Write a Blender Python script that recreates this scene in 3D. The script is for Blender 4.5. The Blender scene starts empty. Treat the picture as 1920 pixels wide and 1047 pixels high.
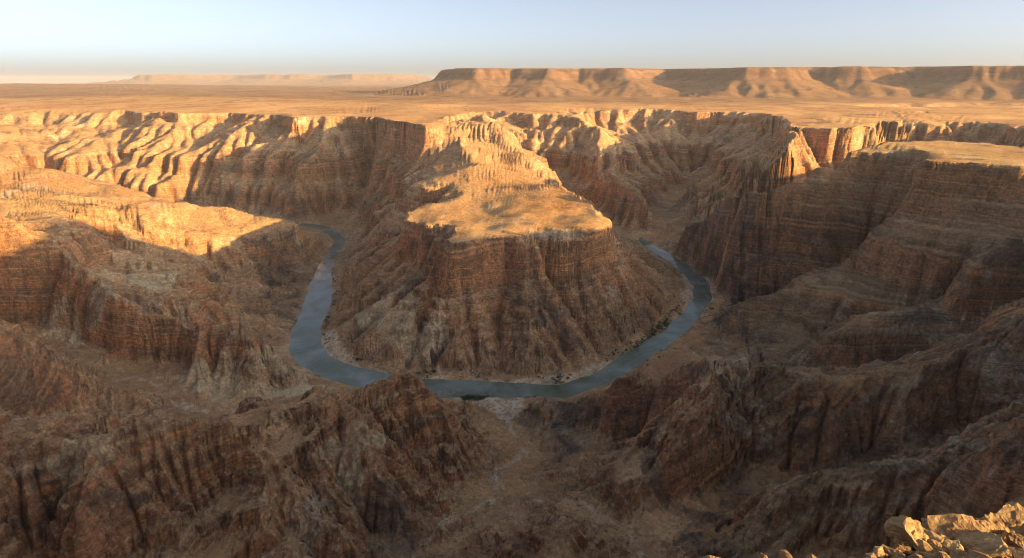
import bpy, math, random, time
import numpy as np
from mathutils import Vector

T0 = time.time()
SC = bpy.context.scene
COL = SC.collection
EYE = 500.0                      # eye height above the river, metres

# ------------------------------------------------------------------ camera
cam_d = bpy.data.cameras.new('camera')
cam = bpy.data.objects.new('camera', cam_d)
COL.objects.link(cam)
cam.location = (0, 0, EYE)
cam.rotation_euler = (math.radians(90 - 18), 0, 0)
cam_d.sensor_width = 36.0
cam_d.lens = 36.0 * 1144.0 / 1920.0
cam_d.clip_start = 0.1
cam_d.clip_end = 200000
SC.camera = cam

# ------------------------------------------------------------------ sky, sun, exposure
SUN_AZ, SUN_EL = math.radians(114), math.radians(9.5)      # clockwise from the view direction
W = bpy.data.worlds.new('World'); SC.world = W; W.use_nodes = True
nt = W.node_tree; nt.nodes.clear()
wo = nt.nodes.new('ShaderNodeOutputWorld'); bg = nt.nodes.new('ShaderNodeBackground')
sk = nt.nodes.new('ShaderNodeTexSky'); sk.sky_type = 'NISHITA'; sk.sun_disc = False
sk.sun_elevation = SUN_EL; sk.sun_rotation = SUN_AZ
sk.altitude = 500; sk.air_density = 0.42; sk.dust_density = 2.4; sk.ozone_density = 0.3
bg.inputs['Strength'].default_value = 0.14
hs = nt.nodes.new('ShaderNodeHueSaturation'); hs.inputs['Saturation'].default_value = 0.68; hs.inputs['Value'].default_value = 0.72
nt.links.new(sk.outputs[0], hs.inputs['Color']); nt.links.new(hs.outputs[0], bg.inputs[0]); nt.links.new(bg.outputs[0], wo.inputs[0])
sd = bpy.data.lights.new('sun', 'SUN'); sun = bpy.data.objects.new('sun', sd); COL.objects.link(sun)
sd.energy = 4.7; sd.angle = math.radians(0.53); sd.color = (1.0, 0.615, 0.205)
sdir = Vector((math.sin(SUN_AZ) * math.cos(SUN_EL), math.cos(SUN_AZ) * math.cos(SUN_EL), math.sin(SUN_EL)))
sun.rotation_euler = sdir.to_track_quat('Z', 'Y').to_euler()
sun.location = (0, 0, 900)
SC.view_settings.view_transform = 'Standard'; SC.view_settings.look = 'None'
SC.view_settings.exposure = 1.45; SC.view_settings.gamma = 1.0
SC.view_settings.use_curve_mapping = False
SC.cycles.use_denoising = True; SC.cycles.filter_width = 0.95
SC.cycles.max_bounces = 6; SC.cycles.diffuse_bounces = 3; SC.cycles.volume_bounces = 0
SC.cycles.use_adaptive_sampling = True

# ------------------------------------------------------------------ plan of the place: metres, river level = 0
RIVER = [(-2134, 2150, 0), (-1689, 2200, 0), (-1453, 2300, 0), (-1211, 2350, 0), (-979, 2290, 0), (-828, 2210, 0), (-739, 2178, 0), (-662, 2127, 0), (-564, 1958, 0), (-542, 1776, 0), (-518, 1603, 0), (-480, 1446, 0), (-451, 1314, 0), (-434, 1203, 0), (-409, 1107, 0), (-365, 1039, 0), (-308, 995, 0), (-233, 958, 0), (-146, 937, 0), (-55, 933, 0), (36, 926, 0), (90, 926, 0), (160, 972, 0), (246, 1070, 0), (336, 1174, 0), (406, 1281, 0), (461, 1379, 0), (491, 1488, 0), (491, 1628, 0), (470, 1753, 0), (445, 1857, 0), (428, 1923, 0), (435, 1990, 0)]
RIVER_HALF = [18, 18, 18, 18, 18, 18, 18, 18, 18, 18, 20, 30, 30, 30, 30, 30, 30, 30, 30, 30, 21, 21, 21, 20, 20, 20, 20, 20, 20, 18, 18, 12, 5]
VALLEYS = {
    'creek': [(-13, 891, 2), (-4, 803, 6), (18, 728, 10), (-24, 675, 14), (-16, 625, 19), (-55, 586, 24), (-91, 535, 31), (-117, 491, 40)],
    'creekr': [(-16, 625, 19), (26, 614, 22), (69, 596, 25), (112, 560, 31), (134, 523, 38), (137, 485, 46)],
    'dark': [(18, 728, 10), (65, 710, 14), (126, 733, 22), (180, 751, 38), (209, 761, 62)],
    'hole': [(112, 560, 31), (162, 572, 35), (229, 597, 41), (313, 622, 50), (408, 623, 60), (470, 627, 78), (569, 643, 112), (600, 617, 155)],
    'lt': [(-306, 989, 1), (-358, 914, 4), (-405, 855, 8), (-432, 840, 10), (-473, 858, 13), (-530, 871, 17), (-643, 936, 28), (-785, 1020, 50), (-917, 1076, 80), (-1091, 1115, 120), (-1279, 1164, 170)],
    'la': [(-432, 840, 10), (-485, 798, 14), (-551, 777, 22), (-672, 742, 48), (-762, 692, 90)],
    'rt': [(335, 1117, 1), (360, 1043, 5), (402, 992, 10), (451, 949, 16), (520, 924, 22), (592, 926, 28), (662, 940, 36), (737, 963, 55), (823, 979, 88), (874, 973, 125), (915, 909, 190)],
    'r23': [(410, 1120, 4), (507, 1090, 25), (614, 1085, 50), (722, 1075, 95), (819, 1065, 170), (887, 1050, 240)],
    'w42': [(481, 1340, 3), (566, 1330, 35), (679, 1320, 75), (792, 1320, 120), (915, 1310, 190), (989, 1290, 260)],
    'up': [(435, 1990, 1), (475, 2070, 5), (606, 2050, 7), (786, 1990, 8), (1005, 1890, 9), (1313, 1840, 10), (1712, 1860, 12), (2293, 1900, 14)],
    'alc': [(477, 2030, 1), (602, 2338, 10), (756, 2786, 40), (871, 2950, 90)],
    'np': [(407, 1968, 3), (331, 2195, 40), (217, 2483, 90), (93, 2705, 205)],
    'cir': [(-563, 1954, 1), (-597, 2242, 30), (-609, 2483, 90), (-590, 2627, 180)],
    'l34': [(-476, 1384, 1), (-604, 1431, 40), (-749, 1478, 95), (-939, 1477, 150)],
}
RIDGES = {
    'left4': [(-1789, 1728, 345), (-1629, 1712, 335), (-1461, 1765, 300), (-1370, 1756, 268), (-1253, 1710, 240), (-1105, 1656, 212), (-1017, 1626, 200), (-890, 1595, 180), (-807, 1622, 160), (-732, 1684, 150), (-665, 1697, 132), (-633, 1731, 112), (-627, 1843, 60), (-633, 1916, 25)],
    'left3': [(-1071, 1150, 300), (-968, 1135, 262), (-881, 1131, 190), (-720, 1027, 150), (-618, 999, 110), (-524, 996, 101), (-452, 979, 96), (-415, 956, 68), (-371, 962, 25), (-316, 963, 2)],
    'left2': [(-716, 698, 262), (-721, 799, 180), (-665, 825, 110), (-621, 843, 70), (-553, 854, 30)],
    'nearA': [(-559, 485, 210), (-505, 527, 176), (-450, 541, 158), (-419, 577, 152), (-387, 591, 150), (-332, 597, 143), (-297, 608, 126), (-264, 627, 104), (-230, 645, 118), (-209, 681, 136), (-188, 707, 148), (-152, 720, 153), (-130, 727, 144), (-116, 759, 104), (-105, 821, 50), (-84, 859, 20)],
    'nearA2': [(-154, 728, 146), (-138, 687, 116), (-149, 616, 100), (-158, 568, 84), (-179, 533, 70)],
    'nearA3': [(-445, 427, 100), (-324, 453, 76), (-235, 472, 58)],
    'nearA5': [(-332, 597, 143), (-311, 567, 112), (-304, 519, 88)],
    'nearA6': [(-138, 687, 116), (-74, 667, 76), (-31, 686, 32)],
    'nearA7': [(-149, 616, 100), (-99, 600, 66), (-61, 599, 38)],
    'right1f': [(211, 625, 124), (175, 593, 94), (116, 597, 70), (63, 610, 46), (26, 622, 26)],
    'nearA4': [(-450, 541, 158), (-410, 492, 140), (-394, 441, 122)],
    'mound': [(-6, 558, 44), (43, 516, 84), (75, 510, 78), (105, 520, 52)],
    'mound2': [(43, 516, 84), (40, 459, 70)],
    'right1': [(21, 838, 30), (40, 825, 46), (65, 826, 40), (102, 805, 68), (124, 793, 70), (145, 788, 98), (159, 770, 132), (166, 753, 152), (178, 757, 144), (197, 758, 132), (221, 754, 142), (242, 745, 152), (277, 741, 148), (312, 734, 136), (357, 723, 130), (413, 706, 124), (462, 699, 136), (494, 693, 158), (536, 684, 184), (571, 677, 208), (613, 679, 228), (648, 616, 290)],
    'right1b': [(277, 741, 148), (254, 675, 134), (211, 625, 124)],
    'right2': [(204, 518, 56), (228, 519, 88), (261, 529, 116), (321, 522, 124), (359, 517, 134), (384, 510, 148), (400, 499, 164), (419, 481, 196), (433, 454, 226), (438, 392, 285)],
    'right1c': [(357, 723, 130), (308, 662, 108), (280, 629, 84)],
    'right1d': [(462, 699, 136), (392, 648, 116), (354, 628, 92)],
    'right1e': [(536, 684, 184), (478, 643, 148), (452, 623, 124)],
    'right2b': [(148, 470, 60), (264, 451, 78), (343, 427, 100), (411, 395, 130)],
    'wall1': [(923, 1584, 350), (791, 1456, 335), (656, 1395, 300), (573, 1423, 265), (541, 1530, 200), (517, 1705, 118), (475, 1793, 62), (446, 1846, 20)],
    'wall4': [(708, 1354, 300), (672, 1409, 230), (587, 1422, 150), (525, 1537, 50)],
    'wall2': [(878, 1200, 322.8), (789, 1200, 248.5), (713, 1230, 163), (630, 1200, 102.5), (517, 1190, 88.5), (477, 1190, 70.9), (445, 1149, 40), (420, 1154, 12)],
    'wall3': [(864, 1005, 262), (744, 964, 190), (672, 973, 130), (588, 974, 95), (534, 974, 88), (503, 974, 50), (448, 968, 22)],
    'neck': [(-246, 2906, 350), (-223, 2382, 330), (-155, 2003, 290), (-98, 1879, 255), (-31, 1789, 228), (0, 1679, 211)],
    'neckl': [(-98, 1879, 255), (-187, 1789, 228), (-301, 1762, 206), (-329, 1738, 190)],
    'neckr': [(-157, 3102, 350), (-20, 2386, 300), (70, 2032, 235), (115, 1877, 190)],
    'lneck': [(-321, 2224, 345), (-316, 2295, 240), (-425, 2227, 200), (-542, 2303, 160)],
    'fl1': [(-798, 2774, 350), (-772, 2500, 259), (-819, 2350, 153), (-865, 2280, 73.1)],
    'fl2': [(-1198, 2953, 350), (-1210, 2600, 205.4), (-1202, 2450, 95.5)],
    'fl3': [(-1701, 3051, 350), (-1648, 2700, 217), (-1590, 2500, 130.8)],
    'pyr': [(276, 3268, 350), (375, 2750, 280.9), (377, 2550, 232.7), (367, 2350, 189.5), (412, 2250, 158), (473, 2150, 116.6), (538, 2050, 61)],
    'bench': [(964, 2172, 345), (905, 1990, 299.8), (854, 1980, 272.3), (757, 1990, 257.6), (685, 2030, 242.3), (669, 2030, 200.2)],
    'near_foot': [(-700, 330, 150), (-560, 290, 110), (-350, 265, 80), (-200, 260, 66), (0, 255, 60), (200, 255, 66), (380, 250, 90), (520, 260, 150)],
    'near_mid': [(-420, 80, 270), (-200, 95, 255), (0, 100, 250), (200, 90, 255), (380, 80, 280)],
    'near_top': [(-60, 22, 440), (0, 26, 440), (60, 22, 440)],
}
OWNER = {'left4': 1, 'left3': 1, 'left2': 1, 'nearA': 2, 'nearA2': 2, 'nearA3': 2, 'nearA5': 2, 'nearA6': 2, 'nearA7': 2, 'right1f': 3, 'nearA4': 2, 'mound': 7, 'mound2': 7, 'right1': 3, 'right1b': 3, 'right2': 3, 'right1c': 3, 'right1d': 3, 'right1e': 3, 'right2b': 3, 'wall1': 5, 'wall4': 5, 'wall2': 5, 'wall3': 5, 'neck': 6, 'neckl': 6, 'neckr': 6, 'lneck': 6, 'fl1': 6, 'fl2': 6, 'fl3': 6, 'pyr': 6, 'bench': 6, 'near_foot': 2, 'near_mid': 2, 'near_top': 2}
MESA = [(-248, 1473, 211), (-155, 1597, 211), (0, 1679, 211), (148, 1687, 211), (201, 1522, 211), (214, 1350, 211), (198, 1229, 211), (106, 1183, 211), (66, 1229, 211), (32, 1174, 211), (-62, 1140, 211), (-116, 1124, 211), (-132, 1174, 211), (-95, 1249, 211), (-183, 1279, 211), (-242, 1379, 211)]
RIGHT_PLATEAU = [(953, 1612, 350), (955, 1479, 350), (819, 1231, 350), (957, 1150, 350), (1129, 1093, 350), (1426, 1231, 350), (1527, 1375, 350), (1260, 1529, 350), (1145, 1673, 350)]
RIM = [(-2831, 2653, 350), (-2974, 3327, 350), (-2846, 3517, 350), (-2457, 3388, 350), (-2211, 3451, 350), (-1878, 3155, 350), (-1597, 3001, 350), (-1388, 3102, 350), (-1081, 2906, 350), (-910, 2653, 350), (-898, 2953, 350), (-727, 2774, 350), (-584, 2653, 350), (-356, 2204, 350), (-286, 2102, 350), (-270, 2653, 350), (-149, 3211, 350), (0, 3268, 350), (103, 3051, 350), (286, 3388, 350), (504, 3517, 350), (628, 3388, 350), (786, 3451, 350), (921, 3211, 350), (1165, 3211, 350), (1179, 2906, 350), (1084, 2508, 350), (974, 2204, 350), (1085, 2127, 350), (1189, 2152, 350), (1391, 2377, 350), (1435, 2317, 350), (1573, 2508, 350), (1842, 3051, 350), (1991, 3102, 350), (1887, 2653, 350), (1678, 2054, 350), (1631, 1673, 350)]
NEAR_RIM_LEFT = [(-60, -6, 497), (-400, -20, 490), (-850, 150, 470), (-1150, 600, 440), (-1450, 1150, 390), (-1950, 1650, 350), (-2400, 2000, 350)]
NEAR_RIM_RIGHT = [(1500, 1500, 350), (1420, 1240, 350), (1150, 1090, 350), (1060, 1000, 360), (960, 700, 400), (760, 330, 450), (400, 30, 490), (60, -6, 497)]
INNER = [(-542, 1776, 0), (-518, 1603, 0), (-480, 1446, 0), (-451, 1314, 0), (-434, 1203, 0), (-409, 1107, 0), (-365, 1039, 0), (-308, 995, 0), (-233, 958, 0), (-146, 937, 0), (-55, 933, 0), (36, 926, 0), (90, 926, 0), (160, 972, 0), (246, 1070, 0), (336, 1174, 0), (406, 1281, 0), (461, 1379, 0), (491, 1488, 0), (491, 1628, 0), (470, 1753, 0), (445, 1857, 0), (428, 1923, 0)]
SAND = {
    'bar_left': [(-397, 1163, 1), (-374, 1180, 1), (-337, 1105, 1), (-293, 1033, 1), (-260, 995, 1), (-292, 1011, 1), (-334, 1037, 1), (-373, 1072, 1), (-394, 1117, 1)],
    'bar_right': [(463, 1590, 1), (470, 1552, 1), (464, 1443, 1), (441, 1376, 1), (403, 1329, 1), (401, 1384, 1), (434, 1443, 1)],
    'front': [(-170, 973, 1), (-123, 973, 1), (-113, 956, 1), (-148, 949, 1), (-167, 953, 1)],
    'front2': [(19, 964, 1), (95, 977, 1), (202, 1051, 1), (237, 1080, 1), (209, 1033, 1), (112, 956, 1), (37, 945, 1), (-28, 953, 1)],
    'mouth': [(-117, 920, 1), (-72, 927, 1), (-27, 907, 1), (22, 902, 1), (21, 844, 5), (-8, 815, 8), (-34, 854, 4), (-96, 891, 2)],
    'ltbed': [(-552, 869, 22), (-522, 866, 22), (-465, 842, 18), (-473, 833, 18), (-526, 849, 22)],
    'rtbed': [(617, 899, 52), (639, 909, 55), (666, 919, 60), (663, 907, 60), (628, 890, 54)],
}
VEG = {
    'mouth': [(-87, 907, 1), (-54, 922, 1), (-36, 907, 1), (-56, 882, 1), (-78, 882, 1)],
    'right': [(191, 1044, 2), (257, 1128, 2), (340, 1250, 2), (353, 1227, 1), (267, 1100, 1), (213, 1028, 1)],
    'left': [(-419, 1278, 1), (-400, 1262, 1), (-387, 1200, 1), (-398, 1186, 1)],
}
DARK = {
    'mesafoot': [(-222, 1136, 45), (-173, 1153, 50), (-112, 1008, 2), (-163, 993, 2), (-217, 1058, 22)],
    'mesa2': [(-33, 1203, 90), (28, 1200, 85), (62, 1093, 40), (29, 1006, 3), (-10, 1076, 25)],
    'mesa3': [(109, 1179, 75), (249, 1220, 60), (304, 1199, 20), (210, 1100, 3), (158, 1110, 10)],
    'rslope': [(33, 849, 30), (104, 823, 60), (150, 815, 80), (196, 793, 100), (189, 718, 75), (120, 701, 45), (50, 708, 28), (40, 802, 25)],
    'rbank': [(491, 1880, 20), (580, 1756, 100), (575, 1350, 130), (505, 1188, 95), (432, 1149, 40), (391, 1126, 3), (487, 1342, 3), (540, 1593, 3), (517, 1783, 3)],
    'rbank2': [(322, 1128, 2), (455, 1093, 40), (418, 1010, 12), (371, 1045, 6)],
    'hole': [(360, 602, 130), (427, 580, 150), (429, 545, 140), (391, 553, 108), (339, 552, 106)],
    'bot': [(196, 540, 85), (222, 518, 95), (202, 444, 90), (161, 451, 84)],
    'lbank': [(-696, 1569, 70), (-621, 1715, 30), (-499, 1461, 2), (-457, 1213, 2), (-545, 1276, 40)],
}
PALE = {
    'mesal': [(-328, 1184, 26), (-296, 1226, 52), (-235, 1206, 65), (-235, 1102, 25), (-274, 1060, 10)],
    'l3foot': [(-600, 942, 35), (-491, 942, 35), (-414, 985, 45), (-326, 961, 5), (-354, 904, 5), (-441, 862, 18), (-517, 881, 22)],
    'l3b': [(-914, 1094, 190), (-824, 1075, 175), (-777, 999, 110), (-837, 999, 130)],
    'mesaslope': [(-277, 1132, 35), (-215, 1144, 42), (-132, 1069, 28), (-124, 985, 3), (-261, 1045, 6)],
    'nearc': [(-461, 541, 155), (-429, 566, 152), (-397, 494, 138), (-438, 489, 142)],
    'neard': [(-202, 634, 110), (-166, 643, 112), (-152, 568, 84), (-179, 563, 88)],
    'l3c': [(-832, 1219, 200), (-729, 1277, 150), (-661, 1085, 130), (-767, 1074, 165)],
    'rtop': [(245, 800, 126), (334, 786, 112), (291, 708, 112), (240, 726, 118)],
}
GREY = {
    'right': [(300, 820, 0), (420, 1150, 0), (520, 1400, 0), (470, 1750, 0), (700, 1950, 0), (1300, 1800, 0), (1600, 1300, 0), (1300, 900, 0), (900, 300, 0), (300, 200, 0), (120, 350, 0), (150, 480, 0), (230, 600, 0)],
}
MESAS = [
    ([(-800, 7650), (-450, 7350), (0, 7500), (400, 7250), (750, 7500), (1300, 7300), (1750, 7800), (2100, 8300), (2500, 9500), (0, 9500), (-1000, 8700)], 642, 1000),
    ([(1900, 8300), (2150, 7500), (2450, 6800), (2900, 6750), (3300, 7050), (3700, 6750), (4200, 6800), (4500, 6250), (5200, 5900), (7000, 5300), (9000, 6000), (9500, 10000), (3000, 10000)], 645, 900),
    ([(-18500, 31500), (-16500, 29500), (-13500, 31500), (-11500, 29800), (-9000, 30500), (-7200, 28200), (-5200, 29500), (-4500, 36000), (-19000, 36000)], 790, 2600),
]
GULCHES = [([(1500, 3350), (2000, 3900), (3200, 4350), (5000, 4500)], 200, 80)]
BOULDERS = [(5.33, 6.2, 494.66, 0.394, 0.25, 0.3, 0.35, -0.25), (4.69, 5.9, 494.88, 0.253, 0.26, 1.1, 0.1, 0.5), (4.09, 5.4, 495.09, 0.147, 0.161, 2.0, 0.2, 0.4), (4.32, 5.5, 495.0, 0.143, 0.17, 0.2, -0.2, 0.3), (5.89, 6.4, 494.59, 0.187, 0.257, 0.8, 0.5, 0.3), (6.23, 6.5, 494.43, 0.199, 0.254, 1.9, 0.3, -0.4), (6.94, 7.0, 494.22, 0.297, 0.246, 0.4, 0.25, -0.35), (7.67, 7.6, 493.97, 0.274, 0.229, 1.4, 0.2, 0.3), (4.86, 5.7, 494.86, 0.127, 0.12, 2.4, 0, 0.2), (5.08, 5.7, 494.84, 0.183, 0.12, 0.9, 0.1, -0.1), (5.55, 5.8, 494.75, 0.28, 0.179, 0.15, 0.3, -0.3), (6.41, 6.5, 494.41, 0.127, 0.135, 2.8, 0.2, 0.1), (2.33, 4.6, 495.75, 0.109, 0.126, 0.7, 0.3, -0.2), (2.61, 4.7, 495.64, 0.129, 0.105, 1.7, 0.1, -0.3), (1.56, 4.4, 495.9, 0.093, 0.093, 2.2, 0.2, 0), (4.52, 5.5, 494.95, 0.137, 0.116, 0.5, 0.1, 0.2), (6.17, 6.1, 494.61, 0.15, 0.135, 1.2, 0.2, -0.2), (5.47, 6.0, 494.68, 0.126, 0.118, 2.1, 0, 0.3), (5.65, 5.7, 494.8, 0.127, 0.106, 0.3, 0.1, 0.1), (6.81, 6.6, 494.34, 0.177, 0.177, 1.0, 0.2, -0.3), (3.76, 5.1, 495.24, 0.127, 0.114, 2.9, 0.2, 0.2), (5.88, 5.7, 494.77, 0.141, 0.106, 1.6, 0, 0), (4.67, 5.3, 495.09, 0.132, 0.092, 0.8, 0, 0.1), (4.94, 5.3, 495.08, 0.132, 0.092, 2.6, 0.1, -0.1)]
NCOL, NROW = 1220, 970


# ------------------------------------------------------------------ noise tools
_rng = np.random.default_rng(11)
_TA = _rng.random((512, 512)).astype(np.float32)
_TB = _rng.random((512, 512)).astype(np.float32)
f32 = np.float32

def gnoise(x, y, seed=0):
    x = np.asarray(x, f32); y = np.asarray(y, f32)
    ix = np.floor(x).astype(np.int32); iy = np.floor(y).astype(np.int32)
    fx = x - ix; fy = y - iy
    ux = fx * fx * fx * (fx * (fx * 6 - 15) + 10); uy = fy * fy * fy * (fy * (fy * 6 - 15) + 10)
    ix = ix + seed * 71; iy = iy + seed * 37
    def g(a, b):
        t = _TA[(ix + a) & 511, (iy + b) & 511] * f32(6.2831853)
        return np.cos(t) * (fx - a) + np.sin(t) * (fy - b)
    n0 = g(0, 0); n0 = n0 + (g(1, 0) - n0) * ux
    n1 = g(0, 1); n1 = n1 + (g(1, 1) - n1) * ux
    return (n0 + (n1 - n0) * uy) * f32(1.5)

def fbm(x, y, octaves=4, seed=0, gain=0.5):
    s = 0; a = 1.0
    for o in range(octaves):
        s = s + a * gnoise(x * 2.03 ** o, y * 2.03 ** o, seed + o); a *= gain
    return s

def gully(x, y, gx, gy, scale, seed):
    """ribs and runnels that run down the slope (gx, gy): one wave per cell, turned along the contour"""
    X = (x / scale).astype(f32); Y = (y / scale).astype(f32)
    m = np.sqrt(gx * gx + gy * gy) + 1e-5
    sx = -gy / m; sy = gx / m
    ix = np.floor(X).astype(np.int32); iy = np.floor(Y).astype(np.int32)
    fx = X - ix; fy = Y - iy
    v = np.zeros_like(X); w = np.zeros_like(X)
    for i in (-1, 0, 1):
        for j in (-1, 0, 1):
            a = (ix + i + seed * 53) & 511; b = (iy + j + seed * 29) & 511
            dx = fx - i - f32(0.15) - f32(0.7) * _TA[a, b]; dy = fy - j - f32(0.15) - f32(0.7) * _TB[a, b]
            ww = np.exp(f32(-2.2) * (dx * dx + dy * dy))
            v += ww * np.cos((dx * sx + dy * sy) * f32(6.2831853)); w += ww
    return v / w

def smooth(a, b, t):
    t = np.clip((t - a) / (b - a), 0, 1)
    return t * t * (3 - 2 * t)

def blur(a, n):
    for _ in range(n):
        p = np.pad(a, 1, mode='edge')
        a = (p[1:-1, 1:-1] * 4 + 2 * (p[:-2, 1:-1] + p[2:, 1:-1] + p[1:-1, :-2] + p[1:-1, 2:]) + p[:-2, :-2] + p[:-2, 2:] + p[2:, :-2] + p[2:, 2:]) / 16
    return a

def in_poly(x, y, poly):
    c = np.zeros(np.shape(x), bool); n = len(poly)
    px = [p[0] for p in poly]; py = [p[1] for p in poly]
    box = (x >= min(px)) & (x <= max(px)) & (y >= min(py)) & (y <= max(py))
    if box.mean() < 0.4:
        if box.any(): c[box] = _in_poly(x[box], y[box], poly)
        return c
    return _in_poly(x, y, poly)

def _in_poly(x, y, poly):
    c = np.zeros(np.shape(x), bool); n = len(poly)
    for i in range(n):
        x0, y0 = poly[i][:2]; x1, y1 = poly[(i + 1) % n][:2]
        if y0 == y1: continue
        c ^= ((y0 > y) != (y1 > y)) & (x < (x1 - x0) * (y - y0) / (y1 - y0) + x0)
    return c

def line_dist(x, y, line, closed=False):
    d = np.full(np.shape(x), 1e9, f32); t_at = np.zeros(np.shape(x), f32)
    pts = line + line[:1] if closed else line
    for i in range(len(pts) - 1):
        x0, y0 = pts[i][:2]; x1, y1 = pts[i + 1][:2]
        L = (x1 - x0) ** 2 + (y1 - y0) ** 2 + 1e-9
        t = np.clip(((x - x0) * (x1 - x0) + (y - y0) * (y1 - y0)) / L, 0, 1)
        q = np.hypot(x - x0 - t * (x1 - x0), y - y0 - t * (y1 - y0))
        k = q < d
        d = np.where(k, q, d); t_at = np.where(k, i + t, t_at)
    return d, t_at

# hard and soft beds: (top of bed, steepness)
BEDS = [(-60, 0, 1.0), (0, 42, 0.9), (42, 96, 2.6), (96, 132, 0.55), (132, 206, 3.8), (206, 245, 0.5), (245, 292, 1.0),
        (292, 349, 4.5), (349, 385, 0.6), (385, 430, 1.8), (430, 470, 0.7), (470, 520, 1.5), (520, 900, 1.0)]
_bz = [BEDS[0][0]]; _bs = [BEDS[0][0]]
for a, b, k in BEDS:
    _bz.append(b); _bs.append(_bs[-1] + (b - a) / k)
def to_soft(z): return np.interp(z, _bz, _bs)
def to_hard(s): return np.interp(s, _bs, _bz)
_k = [i for i, z in enumerate(_bz) if z not in (42, 96)]
def to_hard_mesa(s): return np.interp(s, [_bs[i] for i in _k], [_bz[i] for i in _k])   # one slope below the cap

NB = [(dy, dx) for dy in (-1, 0, 1) for dx in (-1, 0, 1) if dy or dx]

def erode(H, hold, step, rounds, its, K):
    """running water: drainage area gathers downhill and cuts in proportion to area and slope"""
    def cut(d, n, s): return slice(max(0, s * d), n + min(0, s * d))
    SL = [((cut(dy, H.shape[0], 1), cut(dx, H.shape[1], 1)), (cut(dy, H.shape[0], -1), cut(dx, H.shape[1], -1))) for dy, dx in NB]
    H = H.astype(f32); A = np.ones_like(H); free = (~hold).astype(f32)
    for r in range(rounds):
        Hp = np.pad(H, 1, mode='edge'); W = []; tot = np.full_like(H, 1e-6); smax = np.zeros_like(H); low = np.full_like(H, 1e9)
        for dy, dx in NB:
            nb = Hp[1 + dy:1 + dy + H.shape[0], 1 + dx:1 + dx + H.shape[1]]
            s = np.maximum(H - nb, 0) / f32(step * math.hypot(dy, dx))
            smax = np.maximum(smax, s); low = np.minimum(low, nb)
            s = s * s; W.append(s); tot += s
        W = [w / tot for w in W]
        for _ in range(its):
            B = np.ones_like(A)
            for (dst, src), w in zip(SL, W): B[dst] += A[src] * w[src]
            A = B
        dz = K * np.minimum(A, 900) ** f32(0.45) * np.minimum(smax, 1.4)
        H = np.where(smax > 0, H - free * np.minimum(dz, 0.6 * np.maximum(H - low, 0)), H + free * (low + 0.05 - H))
        H = H + free * f32(0.05) * (blur(H, 1) - H)
    return H, A

# ------------------------------------------------------------------ height of the canyon, 4 m grid
def plateau(x, y):
    n = fbm(x / 1900., y / 1900., 4, 3)
    far = 350 + 7 * n + 5 * fbm(x / 480., y / 480., 2, 9, 0.35)
    far = far + 95 * np.exp(-(((x + 9500) / 4500) ** 2 + ((y - 12500) / 5000) ** 2))
    far = far + 40 * np.exp(-(((x + 3300) / 1500) ** 2 + ((y - 5200) / 1200) ** 2))
    q = 2.6 * fbm(x / 2300., y / 1100., 3, 14); fq = np.floor(q)
    far = far + 6 * (fq + smooth(0.45, 1.0, q - fq) - q * 0.55)
    near = 146 * (1 - smooth(150, 1050, np.where(x > 0, y, y * 0.8)))
    far = far + near
    shade_hill = 150 * np.exp(-(((x - 1250) / 330) ** 2 + ((y - 330) / 150) ** 2))  # unseen rise added beyond the right of view to shade the left wall
    return far + shade_hill

def fold(x, y):
    """how far the beds are tilted and bent from level, metres"""
    f = 42 * fbm(x / 1100., y / 1100., 2, 180)
    return f - 0.45 * np.maximum(x - 120, 0) * (1 - smooth(700, 1000, y)) + 0.25 * np.maximum(-x - 150, 0) * (1 - smooth(700, 900, y))

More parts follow.
